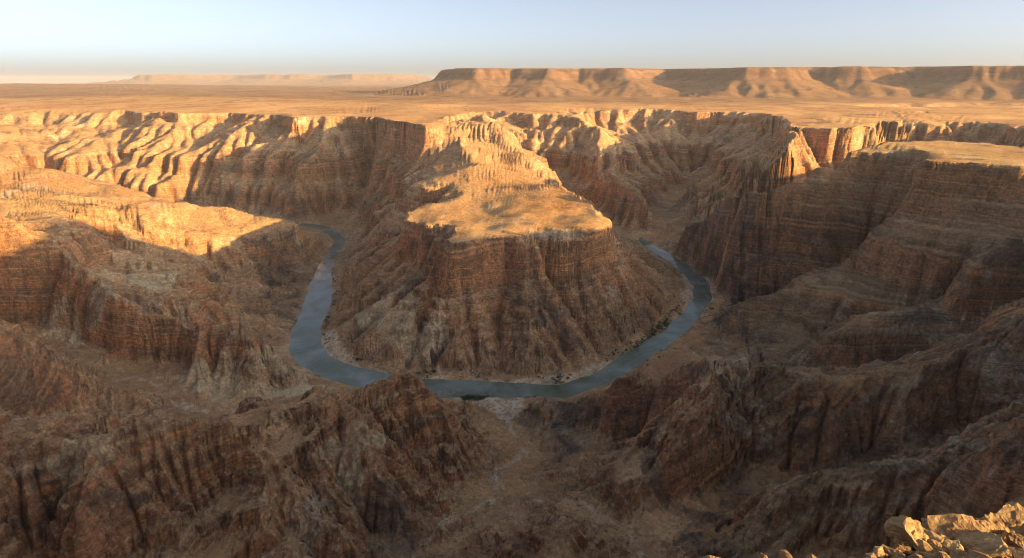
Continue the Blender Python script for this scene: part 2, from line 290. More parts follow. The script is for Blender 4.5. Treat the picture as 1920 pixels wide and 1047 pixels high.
GX0, GX1, GY0, GY1, GR = -3216, 2600, -700, 4204, 4.0
def canyon_grid():
    step = 8.0
    nx = int((GX1 - GX0) / step) + 1; ny = int((GY1 - GY0) / step) + 1
    gx, gy = np.meshgrid(GX0 + step * np.arange(nx), GY0 + step * np.arange(ny))
    rim = NEAR_RIM_LEFT + RIM + NEAR_RIM_RIGHT
    wx = 14 * fbm(gx / 60., gy / 60., 3, 21); wy = 14 * fbm(gx / 60., gy / 60., 3, 25)
    fixed = ~in_poly(gx + wx, gy + wy, rim)
    P = plateau(gx, gy)
    S = to_soft(P); val = np.where(fixed, S, 0.0)
    rp = in_poly(gx + wx, gy + wy, RIGHT_PLATEAU)
    val = np.where(rp, S, val); fixed |= rp
    me = in_poly(gx + 26 * fbm(gx / 95., gy / 95., 3, 31), gy + 30 * fbm(gx / 95., gy / 95., 3, 35), MESA)
    mz = 211 + 5.0 * fbm(gx / 130., gy / 130., 3, 33) + 10 * smooth(1450, 1680, gy) - 0.06 * np.maximum(-gx, 0)
    val = np.where(me, to_soft(mz), val); fixed |= me
    FLAT = fixed.copy(); FLATZ = np.where(me, mz, P)
    ped = np.hypot(gx - 2, gy - 0) < 9
    val = np.where(ped, to_soft(496.0), val); fixed |= ped
    acc = np.zeros_like(val); cnt = np.zeros_like(val)
    def stamp(line):
        for (x0, y0, z0), (x1, y1, z1) in zip(line[:-1], line[1:]):
            n = max(2, int(math.hypot(x1 - x0, y1 - y0) / 4) + 1)
            t = np.linspace(0, 1, n)
            ix = np.round((x0 + (x1 - x0) * t - GX0) / step).astype(int); iy = np.round((y0 + (y1 - y0) * t - GY0) / step).astype(int)
            ok = (ix >= 0) & (ix < nx) & (iy >= 0) & (iy < ny)
            s = to_soft(z0 + (z1 - z0) * t)
            np.add.at(acc, (iy[ok], ix[ok]), s[ok]); np.add.at(cnt, (iy[ok], ix[ok]), 1)
    for l in RIDGES.values(): stamp(l)
    for l in VALLEYS.values(): stamp(l)
    acc_r = acc.copy(); cnt_r = cnt.copy()
    acc[:] = 0; cnt[:] = 0; stamp([(x, y, -1.0) for x, y, z in RIVER])
    riv = cnt > 0
    m = (cnt_r > 0) & ~fixed
    val[m] = acc_r[m] / cnt_r[m]; fixed |= m
    val[riv] = to_soft(-1.0); fixed |= riv
    # relax between the lines, coarse to fine
    H = None
    for lev in (16, 8, 4, 2, 1):
        if lev > 1:
            hh, ww_ = (ny // lev) * lev, (nx // lev) * lev
            fv = (val * fixed)[:hh, :ww_].reshape(hh // lev, lev, ww_ // lev, lev).sum((1, 3))
            fc = fixed[:hh, :ww_].reshape(hh // lev, lev, ww_ // lev, lev).sum((1, 3))
            fm = fc > 0; v = np.where(fm, fv / np.maximum(fc, 1), 0)
        else:
            fm, v = fixed, val
        if H is None:
            h = np.where(fm, v, v[fm].mean())
        else:
            yy = np.linspace(0, H.shape[0] - 1, v.shape[0]); xx = np.linspace(0, H.shape[1] - 1, v.shape[1])
            y0 = np.minimum(yy.astype(int), H.shape[0] - 2); x0 = np.minimum(xx.astype(int), H.shape[1] - 2)
            ty = (yy - y0)[:, None]; tx = (xx - x0)[None]
            h = (H[y0][:, x0] * (1 - tx) + H[y0][:, x0 + 1] * tx) * (1 - ty) + (H[y0 + 1][:, x0] * (1 - tx) + H[y0 + 1][:, x0 + 1] * tx) * ty
            h = np.where(fm, v, h)
        for _ in range({16: 400, 8: 200, 4: 120, 2: 80, 1: 50}[lev]):
            p = np.pad(h, 1, mode='edge')
            h = np.where(fm, v, 0.25 * (p[:-2, 1:-1] + p[2:, 1:-1] + p[1:-1, :-2] + p[1:-1, 2:]))
        H = h
    H = blur(H, 2).astype(f32)
    gx = gx.astype(f32); gy = gy.astype(f32)
    hold = FLAT | riv
    rdc, _ = line_dist(gx[::2, ::2], gy[::2, ::2], RIVER); rdc = np.repeat(np.repeat(rdc, 2, 0), 2, 1)[:ny, :nx]
    calm8 = smooth(10, 75, rdc) * (1 - smooth(0.3, 0.9, blur(FLAT.astype(f32), 2)))
    shale = blur(in_poly(gx, gy, GREY['right']).astype(f32), 4)
    even = np.zeros((ny, nx), f32)
    for nm, w_ in (('neck', 230), ('neckl', 120), ('neckr', 150), ('left4', 190)):
        dd, _ = line_dist(gx[::2, ::2], gy[::2, ::2], RIDGES[nm])
        even = np.maximum(even, np.repeat(np.repeat(1 - smooth(w_ * 0.35, w_, dd), 2, 0), 2, 1)[:ny, :nx])
    even = blur(even, 2)
    inner8 = blur(in_poly(gx, gy, INNER).astype(f32), 4)
    for o, (sc, amp) in enumerate(((330, .05), (150, .085), (75, .09))):
        b_ = blur(H, 4)
        gy_, gx_ = np.gradient(b_, step)
        mask = np.clip(np.sqrt(gx_ * gx_ + gy_ * gy_) / 0.5, 0, 1.1) * calm8
        g = gully(gx + 14 * gnoise(gx / 80, gy / 80, 40 + o), gy + 14 * gnoise(gx / 80, gy / 80, 45 + o), gx_, gy_, sc, 60 + o)
        amp_ = amp * (1 + (0.9 if o == 0 else 0.1) * smooth(1900, 2200, gy)) * (1 - 0.6 * shale) * (1 - 0.75 * even) * (1 - 0.25 * inner8)
        H = H + (amp_ * sc).astype(f32) * mask * (0.8 * g - 0.2 * np.abs(g))
    H = H + 1.5 * calm8 * fbm(gx / 30, gy / 30, 2, 58)
    H, AREA = erode(H, hold, step, 13, 24, (0.66 * (1 - 0.72 * shale) * (1 - 0.8 * even) * (1 - 0.45 * inner8) * (1 - 0.6 * (1 - smooth(800, 1000, gy)))).astype(f32))
    # to 4 m
    n2y, n2x = 2 * ny - 1, 2 * nx - 1
    A = np.empty((n2y, n2x), f32)
    A[::2, ::2] = H; A[1::2, ::2] = (H[:-1] + H[1:]) / 2; A[:, 1::2] = (A[:, :-1:2] + A[:, 2::2]) / 2
    x, y = np.meshgrid((GX0 + GR * np.arange(n2x)).astype(f32), (GY0 + GR * np.arange(n2y)).astype(f32))
    riv_d, riv_t = line_dist(x[::4, ::4], y[::4, ::4], RIVER)
    def up4(a):
        yy = np.minimum(np.arange(n2y) / 4., a.shape[0] - 1.001); xx = np.minimum(np.arange(n2x) / 4., a.shape[1] - 1.001)
        y0 = yy.astype(int); x0 = xx.astype(int); ty = (yy - y0)[:, None].astype(f32); tx = (xx - x0)[None].astype(f32)
        return (a[y0][:, x0] * (1 - tx) + a[y0][:, x0 + 1] * tx) * (1 - ty) + (a[y0 + 1][:, x0] * (1 - tx) + a[y0 + 1][:, x0 + 1] * tx) * ty
    rd = up4(riv_d.astype(f32))
    calm = smooth(10, 75, rd)
    nz = np.ones_like(A)
    even4 = np.empty((n2y, n2x), f32); even4[::2, ::2] = even; even4[1::2, ::2] = (even[:-1] + even[1:]) / 2; even4[:, 1::2] = (even4[:, :-1:2] + even4[:, 2::2]) / 2
    shale4 = up4(blur(in_poly(x[::4, ::4], y[::4, ::4], GREY['right']).astype(f32), 3))
    near_k = (1 - smooth(850, 1150, y))
    inner = up4(blur(in_poly(x[::4, ::4], y[::4, ::4], INNER).astype(f32), 3))
    # hard beds stand out as cliffs
    off = 16 * fbm(x / 520, y / 520, 3, 70) + 5 * fbm(x / 90, y / 90, 2, 75)
    keep = (1 - 0.5 * smooth(0.1, 0.9, fbm(x / 340, y / 340, 2, 80) + 0.35)) * (1 - 0.5 * near_k)
    keep = keep + (1 - keep) * shale4 * (1 - near_k)
    hard = to_hard(A + off)
    hard = hard + (to_hard_mesa(A + off) - hard) * inner - off * 0.9
    lin = np.interp(A, [-60, to_soft(42.), to_soft(211.), to_soft(350.), to_soft(600.)], [-60, 42, 211, 350, 600])
    A = (lin + (hard - lin) * keep).astype(f32)
    for o, (sc, amp) in enumerate(((46, .11), (25, .12))):
        b = blur(A, 4)
        gy_, gx_ = np.gradient(b, GR)
        sl = np.sqrt(gx_ * gx_ + gy_ * gy_)
        mask = np.clip((sl - 0.22) / 0.45, 0, 1.1) * (1 - 0.5 * smooth(1.0, 2.0, sl)) * calm * (1 - 0.5 * shale4) * (1 - 0.7 * even4) * (1 - 0.3 * inner)
        g = gully(x + 12 * gnoise(x / 50, y / 50, 40 + o), y + 12 * gnoise(x / 50, y / 50, 45 + o), gx_, gy_, sc, 80 + o)
        A = A + f32(amp * sc) * mask * (0.5 * g + 0.8 * np.sqrt(np.abs(g) + 0.02) - 0.6)
    # fine beds
    for per, am in ((24.0, 0.34 + 0.36 * shale4), (10.0, 0.10 + 0.25 * shale4)):
        q = (A + 6 * fbm(x / 130, y / 130, 3, 90) + fold(x, y)) / per
        fr = q - np.floor(q)
        st = smooth(0.15, 0.6, np.sqrt(sum(v * v for v in np.gradient(A, GR)))) * (1 - 0.7 * inner) * (0.35 + 0.65 * smooth(-0.3, 0.4, fbm(x / 200, y / 200, 2, 92)))
        A = A + (per * am) * np.maximum(st, 0.6 * shale4) * calm * (smooth(0.25, 0.75, fr) - fr)
    A = A + 0.8 * fbm(x / 18, y / 18, 3, 95)
    B = blur(A, 7); A = B + np.minimum(A - B, 5 + np.tanh((A - B - 5) / 5) * 5)
    # the flats stay flat
    fm = np.empty((n2y, n2x), f32); fm[::2, ::2] = blur(FLAT.astype(f32), 3); fm[1::2, ::2] = (fm[:-1:2, ::2] + fm[2::2, ::2]) / 2; fm[:, 1::2] = (fm[:, :-1:2] + fm[:, 2::2]) / 2
    fz = np.empty((n2y, n2x), f32); fz[::2, ::2] = FLATZ; fz[1::2, ::2] = (fz[:-1:2, ::2] + fz[2::2, ::2]) / 2; fz[:, 1::2] = (fz[:, :-1:2] + fz[:, 2::2]) / 2
    fm = smooth(0.5, 0.95, fm)
    A = A + (fz + (1.3 * (1 - smooth(1900, 2600, y)) + 0.3) * fbm(x / 75, y / 75, 2, 96) - A) * fm
    def ext(a, f, n):
        for _ in range(n):
            p = np.pad(a, 1, mode='edge'); a = f(f(p[1:-1, :-2], p[1:-1, 2:]), p[1:-1, 1:-1])
            p = np.pad(a, 1, mode='edge'); a = f(f(p[:-2, 1:-1], p[2:, 1:-1]), p[1:-1, 1:-1])
        return a
    # crests and thalwegs back to their surveyed heights
    dl = np.zeros((ny, nx)); wl = np.zeros((ny, nx))
    A8 = A[::2, ::2]; hi = ext(A8, np.maximum, 1); lo = ext(A8, np.minimum, 1)
    for grp, ref, sg in ((RIDGES, hi, 1), (VALLEYS, lo, -1)):
        for name, line in grp.items():
            for (x0, y0, z0), (x1, y1, z1) in zip(line[:-1], line[1:]):
                for u in np.linspace(0, 1, max(2, int(math.hypot(x1 - x0, y1 - y0) / 8))):
                    ix = int(round((x0 + (x1 - x0) * u - GX0) / step)); iy = int(round((y0 + (y1 - y0) * u - GY0) / step))
                    if 0 <= ix < nx and 0 <= iy < ny and not FLAT[iy, ix]:
                        e = z0 + (z1 - z0) * u - ref[iy, ix]
                        if e * sg > 0: dl[iy, ix] = e; wl[iy, ix] = 1
    db, wb = blur(dl, 26), blur(wl, 26)
    c8 = db / np.maximum(wb, 0.095)
    cc = np.empty((n2y, n2x), f32); cc[::2, ::2] = c8; cc[1::2, ::2] = (cc[:-1:2, ::2] + cc[2::2, ::2]) / 2; cc[:, 1::2] = (cc[:, :-1:2] + cc[:, 2::2]) / 2
    A = A + np.clip(cc, -40, 40)
    # no needles: narrow fins are worn down
    op = ext(ext(A, np.minimum, 2), np.maximum, 2)
    A = np.minimum(A, op + 2.5)
    # the river bed and its banks
    hw = up4(np.interp(riv_t, np.arange(len(RIVER)), RIVER_HALF).astype(f32))
    hw = hw + 5 * gnoise(x / 60, y / 60, 99)
    bank = (rd - hw) * 0.32
    bank = np.where(bank < 0, np.maximum(bank * 1.2, -4), bank)
    A = np.where(rd < hw + 80, A + (np.minimum(A, bank + 0.4 * gnoise(x / 12, y / 12, 98)) - A) * (1 - smooth(hw + 7, hw + 38, rd)), A)
    A = np.where(rd > hw + 4, np.maximum(A, 0.5), A)
    return A, rd - hw, np.maximum(fm, 0.55 * even4)

def carve(x, y, z, line, width, depth):
    d, _ = line_dist(x, y, line)
    d = d + width * 0.35 * fbm(x / (width * 2), y / (width * 2), 3, 120)
    return z - depth * (1 - smooth(width * 0.25, width, d))

def far_grid(x0, x1, y0, y1, step, mesas, scales, seed, er=0):
    nx = int((x1 - x0) / step) + 1; ny = int((y1 - y0) / step) + 1
    x, y = np.meshgrid((x0 + step * np.arange(nx)).astype(f32), (y0 + step * np.arange(ny)).astype(f32))
    P = plateau(x, y); Z = P.copy(); reg = np.zeros(x.shape, np.int16)
    for k, (poly, top, apron) in enumerate(mesas):
        d, _ = line_dist(x, y, poly, True)
        ins = in_poly(x, y, poly)
        d = np.where(ins, -d, d) + apron * 0.11 * fbm(x / (apron * 1.2), y / (apron * 1.2), 3, seed + 5)
        t = np.clip(1 - d / apron, 0, 1)
        prof = np.where(d < 0, 1.0, 0.64 * t ** 1.15) 
        tp = top + (12 * fbm(x / (apron * 2.5), y / (apron * 2.5), 2, seed + 8))
        z = P + (tp - P) * prof
        up = z > Z + 2
        reg[up] = k + 1
        Z = np.maximum(Z, z)
    Z = blur(Z, 1)
    if er: Z, _ = erode(Z + 3 * fbm(x / (4 * step), y / (4 * step), 2, seed + 12) * (reg > 0), reg == 0, step, 8, 20, f32(er))
    for o, (sc, amp) in enumerate(scales):
        gy_, gx_ = np.gradient(blur(Z, 1), step)
        sl = np.sqrt(gx_ * gx_ + gy_ * gy_)
        mask = np.clip(sl / 0.3, 0.0, 1.1)
        g = gully(x, y, gx_, gy_, sc, seed + 20 + o)
        Z = Z + f32(amp * sc) * mask * (0.5 * g - 0.5 * np.abs(g))
    return x, y, Z.astype(f32), reg

def sample(G, x0, y0, step, X, Y):
    fx = np.clip((X - x0) / step, 0, G.shape[1] - 1.001); fy = np.clip((Y - y0) / step, 0, G.shape[0] - 1.001)
    ix = fx.astype(np.int32); iy = fy.astype(np.int32); tx = (fx - ix).astype(f32); ty = (fy - iy).astype(f32)
    return (G[iy, ix] * (1 - tx) + G[iy, ix + 1] * tx) * (1 - ty) + (G[iy + 1, ix] * (1 - tx) + G[iy + 1, ix + 1] * tx) * ty

CAN, RIVD, FLATM = canyon_grid()
print('canyon', time.time() - T0)
def window(x0, x1, y0, y1, step):
    x, y = np.meshgrid(np.arange(x0, x1 + 1, step).astype(f32), np.arange(y0, y1 + 1, step).astype(f32))
    fe = np.minimum(np.minimum(x - x0, x1 - x), np.minimum(y - y0, y1 - y))
    return x, y, fe
def rills(x, y, Z, step, rounds, its, K, amp, seed):
    """cut finer runnels into the finished slopes"""
    rv_ = sample(RIVD, GX0, GY0, GR, x, y)
    sl = np.sqrt(sum(v * v for v in np.gradient(blur(Z, 3), step)))
    hold = (rv_ < 6) | (sl < 0.13)
    soft = smooth(0.16, 0.5, sl) * smooth(4, 26, rv_) * (1 - 0.55 * in_poly(x, y, INNER)) * (1 - 0.6 * in_poly(x, y, GREY['right']) * (y > 850)) * (1 - smooth(0.05, 0.6, sample(FLATM, GX0, GY0, GR, x, y))) * (0.55 + 0.45 * smooth(820, 1050, y))
    Zn = Z + amp * soft * (fbm(x / (5 * step), y / (5 * step), 3, seed))
    out, _ = erode(Zn, hold, step, rounds, its, (K * soft).astype(f32))
    return out
_wx, _wy, _fe = window(-1150, 1150, 420, 2400, 4)
_z = sample(CAN, GX0, GY0, GR, _wx, _wy)
_r = rills(_wx, _wy, _z, 4.0, 12, 16, 0.32, 1.2, 270)
_i0, _j0 = int((420 - GY0) / GR), int((-1150 - GX0) / GR)
CAN[_i0:_i0 + _r.shape[0], _j0:_j0 + _r.shape[1]] = _z + (_r - _z) * smooth(0, 60, _fe)
print('rills', time.time() - T0)
NEX, NEY, NER = -640, 370, 2.0
_wx, _wy, _fe = window(NEX, 640, NEY, 1080, NER)
_z = sample(CAN, GX0, GY0, GR, _wx, _wy)
_sl = [blur(v, 2) for v in np.gradient(blur(_z, 6), NER)]
_m = np.clip((np.hypot(_sl[0], _sl[1]) - 0.15) / 0.4, 0, 1) * smooth(4, 40, sample(RIVD, GX0, GY0, GR, _wx, _wy))
for _o, (_sc, _am) in enumerate(((70., .10), (32., .09))):
    _g = gully(_wx + 9 * gnoise(_wx / 40, _wy / 40, 280), _wy + 9 * gnoise(_wx / 40, _wy / 40, 281), _sl[1], _sl[0], _sc, 282 + _o)
    _z = _z + _sc * _am * _m * (_g * 0.6 + 0.7 * np.sqrt(np.abs(_g) + 0.02) - 0.6)
NEAR = rills(_wx, _wy, _z, NER, 12, 14, 0.26, 0.9, 290)
NEARF = smooth(0, 50, _fe)
print('canyon', time.time() - T0)
FX0, FX1, FY0, FY1, FR = -14000, 14000, 4000, 17000, 26.0
_x, _y, FAR, FARREG = far_grid(FX0, FX1, FY0, FY1, FR, [(m[0], m[1], m[2]) for m in MESAS[:2]], ((380, .05), (190, .08), (95, .10)), 200, 2.2)
for l, w_, d_ in GULCHES: FAR = carve(_x, _y, FAR, l, w_, d_)
FAR = blur(FAR, 1)
VX0, VX1, VY0, VY1, VR = -30000, 30000, 16000, 46000, 120.0
_x, _y, VFAR, VREG = far_grid(VX0, VX1, VY0, VY1, VR, [(m[0], m[1], m[2]) for m in MESAS[2:]], ((2600, .03), (1200, .05), (600, .06)), 300, 0)
CGY, CGX = np.gradient(CAN, GR)
print('far', time.time() - T0)

def height(X, Y, fine=False):
    near = sample(CAN, GX0, GY0, GR, X, Y)
    fe = sample(NEARF, NEX, NEY, NER, X, Y) * ((X > NEX) & (X < -NEX) & (Y > NEY) & (Y < 1080))
    near = near + (sample(NEAR, NEX, NEY, NER, X, Y) - near) * fe
    far = sample(FAR, FX0, FY0, FR, X, Y)
    vf = sample(VFAR, VX0, VY0, VR, X, Y)
    pl = plateau(X, Y)
    ex = np.maximum(np.maximum(GX0 + 260 - X, X - GX1 + 260), Y - GY1 + 250)
    z = near + (np.where(Y > 4000, far, pl) - near) * smooth(0, 240, ex)
    z = np.where(Y > 16000, far + (vf - far) * smooth(16200, 16900, Y), z)
    z = z + (pl - z) * smooth(13000, 13900, np.abs(X)) * (Y < 16500)
    if fine:
        gx = sample(CGX, GX0, GY0, GR, X, Y); gy = sample(CGY, GX0, GY0, GR, X, Y)
        sl = np.sqrt(gx * gx + gy * gy); r = np.hypot(X, Y)
        calm = smooth(2, 30, sample(RIVD, GX0, GY0, GR, X, Y)) * (1 - smooth(2600, 3600, r))
        m = np.clip(sl / 0.45 - 0.12, 0.0, 1.3) * calm * (1 - 0.6 * sample(FLATM, GX0, GY0, GR, X, Y))
        z0 = z
        for o, (sc, am) in enumerate(((13., .12), (6.5, .12), (3.2, .15))):
            k = (1 - smooth(55 * sc, 110 * sc, r)) if sc < 10 else 1 - 0.4 * smooth(1200, 2200, r)
            g = gully(X + 3 * gnoise(X / 14, Y / 14, 130), Y + 3 * gnoise(X / 14, Y / 14, 131), gx, gy, sc, 140 + o)
            z = z + (sc * am) * m * k * (1 - 0.5 * smooth(700, 1100, r)) * (0.4 * g + 0.8 * np.sqrt(np.abs(g) + 0.02) - 0.6)
        # ledges: each hard bed breaks to a step
        fo = fold(X, Y) + 3.5 * fbm(X / 55., Y / 55., 3, 152)
        patch = 0.35 + 0.65 * smooth(-0.25, 0.25, fbm(X / 120., Y / 120., 2, 155))
        st = smooth(0.15, 0.5, sl) * calm * patch
        for per, am in ((18.0, 0.55), (7.5, 0.5)):
            q = (z0 + fo) / per; fr = q - np.floor(q)
            z = z + per * am * st * (smooth(0.36, 0.64, fr) - fr) * (1 if per > 10 else 1 - smooth(1100, 1900, r))
        # broken blocks
        for bs, am in ((11., 2.6), (5.0, 1.5)):
            bx = X + 0.45 * bs * gnoise(X / (bs * 1.6), Y / (bs * 1.6), 156); by = Y + 0.45 * bs * gnoise(X / (bs * 1.6), Y / (bs * 1.6), 157)
            a_ = np.floor((bx * 0.83 + by * 0.56) / bs).astype(np.int32) & 511; b_ = np.floor((by * 0.83 - bx * 0.56) / (bs * 0.7)).astype(np.int32) & 511
            z = z + am * np.clip(m, 0, 1) * (_TB[a_, b_] ** 2 - 0.33) * (1 - smooth(bs * 110, bs * 200, r))
        z = z + calm * (0.15 + 1.0 * np.minimum(m, 1)) * (fbm(X / 7., Y / 7., 3, 150) * 0.7) * (1 - smooth(900, 1500, r))
    return z

# ------------------------------------------------------------------ regions
def region(X, Y, Z):
    """which piece of the landscape a point belongs to"""
    best = np.full(X.shape, 1e9, f32); reg = np.zeros(X.shape, np.int16)
    sx = X + 25 * gnoise(X / 80, Y / 80, 160); sy = Y + 25 * gnoise(X / 80, Y / 80, 161)
    for name, l in RIDGES.items():
        d, _ = line_dist(sx, sy, l)
        k = d < best; best = np.where(k, d, best); reg = np.where(k, OWNER[name], reg)
    inner = in_poly(X, Y, INNER)
    reg = np.where(inner, 4, reg)
    out = ~in_poly(X, Y, NEAR_RIM_LEFT + RIM + NEAR_RIM_RIGHT)
    reg = np.where(out, 0, reg)
    fr = np.zeros(X.shape, np.int16)
    for G, a, b, st, base in ((FARREG, FX0, FY0, FR, 8), (VREG, VX0, VY0, VR, 10)):
        ix = np.clip(np.round((X - a) / st), 0, G.shape[1] - 1).astype(int); iy = np.clip(np.round((Y - b) / st), 0, G.shape[0] - 1).astype(int)
        ok = (X > a) & (X < a + st * G.shape[1]) & (Y > b + (300 if base == 8 else 700)) & (Y < b + st * G.shape[0])
        fr = np.where(ok & (G[iy, ix] > 0), G[iy, ix] + base - 1, fr)
    return np.where(fr > 0, fr, reg)

# ------------------------------------------------------------------ materials
MAT = {}
def surface_masks(x, y, z):
    """R pale sand and gravel, G green growth, B pale bare beds, A unused"""
    sand = np.zeros(x.shape, f32); veg = np.zeros(x.shape, f32)
    wx = x + 6 * gnoise(x / 14, y / 14, 170); wy = y + 6 * gnoise(x / 14, y / 14, 171)
    for p in SAND.values(): sand = np.maximum(sand, in_poly(wx, wy, p).astype(f32))
    for p in VEG.values(): veg = np.maximum(veg, in_poly(wx, wy, p).astype(f32))
    for k, wd in (('creek', 3.2), ('creekr', 2.6), ('lt', 2.0), ('rt', 1.8)):
        d, _ = line_dist(wx, wy, VALLEYS[k])
        sand = np.maximum(sand, (1 - smooth(wd * 0.5, wd * 1.5, d)) * smooth(-0.25, 0.3, gnoise(x / 22, y / 22, 173) + 0.15))
    rv = sample(RIVD, GX0, GY0, GR, x, y)
    inside = (x > GX0 + 300) & (x < GX1 - 300) & (y < 3900) & (y > -600)
    bank = (1 - smooth(1, 16, rv)) * inside
    n = gnoise(x / 35, y / 35, 174)
    sand = np.maximum(sand, 0.75 * bank * smooth(-0.35, 0.3, n))
    veg = np.maximum(veg, 0.8 * bank * smooth(-0.05, 0.3, gnoise(x / 40, y / 40, 175)) * (rv > 0.5))
    return np.stack([sand, veg, np.zeros_like(sand), np.ones_like(sand)], -1)

def rock_kinds(x, y):
    """R dark crystalline rock, G pale marl, B grey shale country, A far red tableland"""
    wx = x + 32 * fbm(x / 70, y / 70, 3, 190); wy = y + 32 * fbm(x / 70, y / 70, 3, 194)
    out = []
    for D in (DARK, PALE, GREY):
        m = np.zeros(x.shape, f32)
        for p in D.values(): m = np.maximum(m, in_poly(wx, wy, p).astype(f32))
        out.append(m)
    out.append(smooth(3700, 5600, y + 400 * fbm(x / 900, y / 900, 2, 198)))
    return np.stack(out, -1)

class N:
    def __init__(s, name):
        s.m = bpy.data.materials.new(name); s.m.use_nodes = True; s.t = s.m.node_tree; s.t.nodes.clear()
        s.out = s.t.nodes.new('ShaderNodeOutputMaterial')
    def n(s, typ, **kw):
        nd = s.t.nodes.new(typ)
        for k, v in kw.items():
            if k in nd.inputs.keys(): 
                s.set(nd.inputs[k], v)
            else: setattr(nd, k, v)
        return nd
    def set(s, sock, v):
        if isinstance(v, bpy.types.NodeSocket): s.t.links.new(v, sock)
        else: sock.default_value = v
    def math(s, op, a, b=0.0, c=None, clamp=False):
        nd = s.t.nodes.new('ShaderNodeMath'); nd.operation = op; nd.use_clamp = clamp
        s.set(nd.inputs[0], a); s.set(nd.inputs[1], b)
        if c is not None: s.set(nd.inputs[2], c)
        return nd.outputs[0]
    def mix(s, f, a, b, mode='MIX'):
        nd = s.t.nodes.new('ShaderNodeMix'); nd.data_type = 'RGBA'; nd.blend_type = mode
        s.set(nd.inputs[0], f); s.set(nd.inputs[6], a); s.set(nd.inputs[7], b)
        return nd.outputs[2]
    def noise(s, vec, scale, detail=4, rough=0.55, dist=0.0):
        nd = s.t.nodes.new('ShaderNodeTexNoise'); s.set(nd.inputs['Vector'], vec)
        nd.inputs['Scale'].default_value = scale; nd.inputs['Detail'].default_value = detail
        nd.inputs['Roughness'].default_value = rough; nd.inputs['Distortion'].default_value = dist
        return nd.outputs['Fac']
    def ramp(s, f, stops, interp='LINEAR'):
        nd = s.t.nodes.new('ShaderNodeValToRGB'); s.set(nd.inputs[0], f); cr = nd.color_ramp; cr.interpolation = interp
        while len(cr.elements) > 1: cr.elements.remove(cr.elements[-1])
        cr.elements[0].position = stops[0][0]; cr.elements[0].color = stops[0][1] + (1,) if len(stops[0][1]) == 3 else stops[0][1]
        for p, c in stops[1:]:
            e = cr.elements.new(p); e.color = c + (1,) if len(c) == 3 else c
        return nd.outputs[0]
    def maprange(s, v, a, b, c=0.0, d=1.0):
        nd = s.t.nodes.new('ShaderNodeMapRange'); s.set(nd.inputs[0], v)
        for i, q in enumerate((a, b, c, d)): nd.inputs[i + 1].default_value = q
        return nd.outputs[0]
    def scale(s, vec, sc):
        nd = s.t.nodes.new('ShaderNodeVectorMath'); nd.operation = 'MULTIPLY'; s.set(nd.inputs[0], vec); nd.inputs[1].default_value = sc
        return nd.outputs[0]

def g3(v): return (v, v, v)

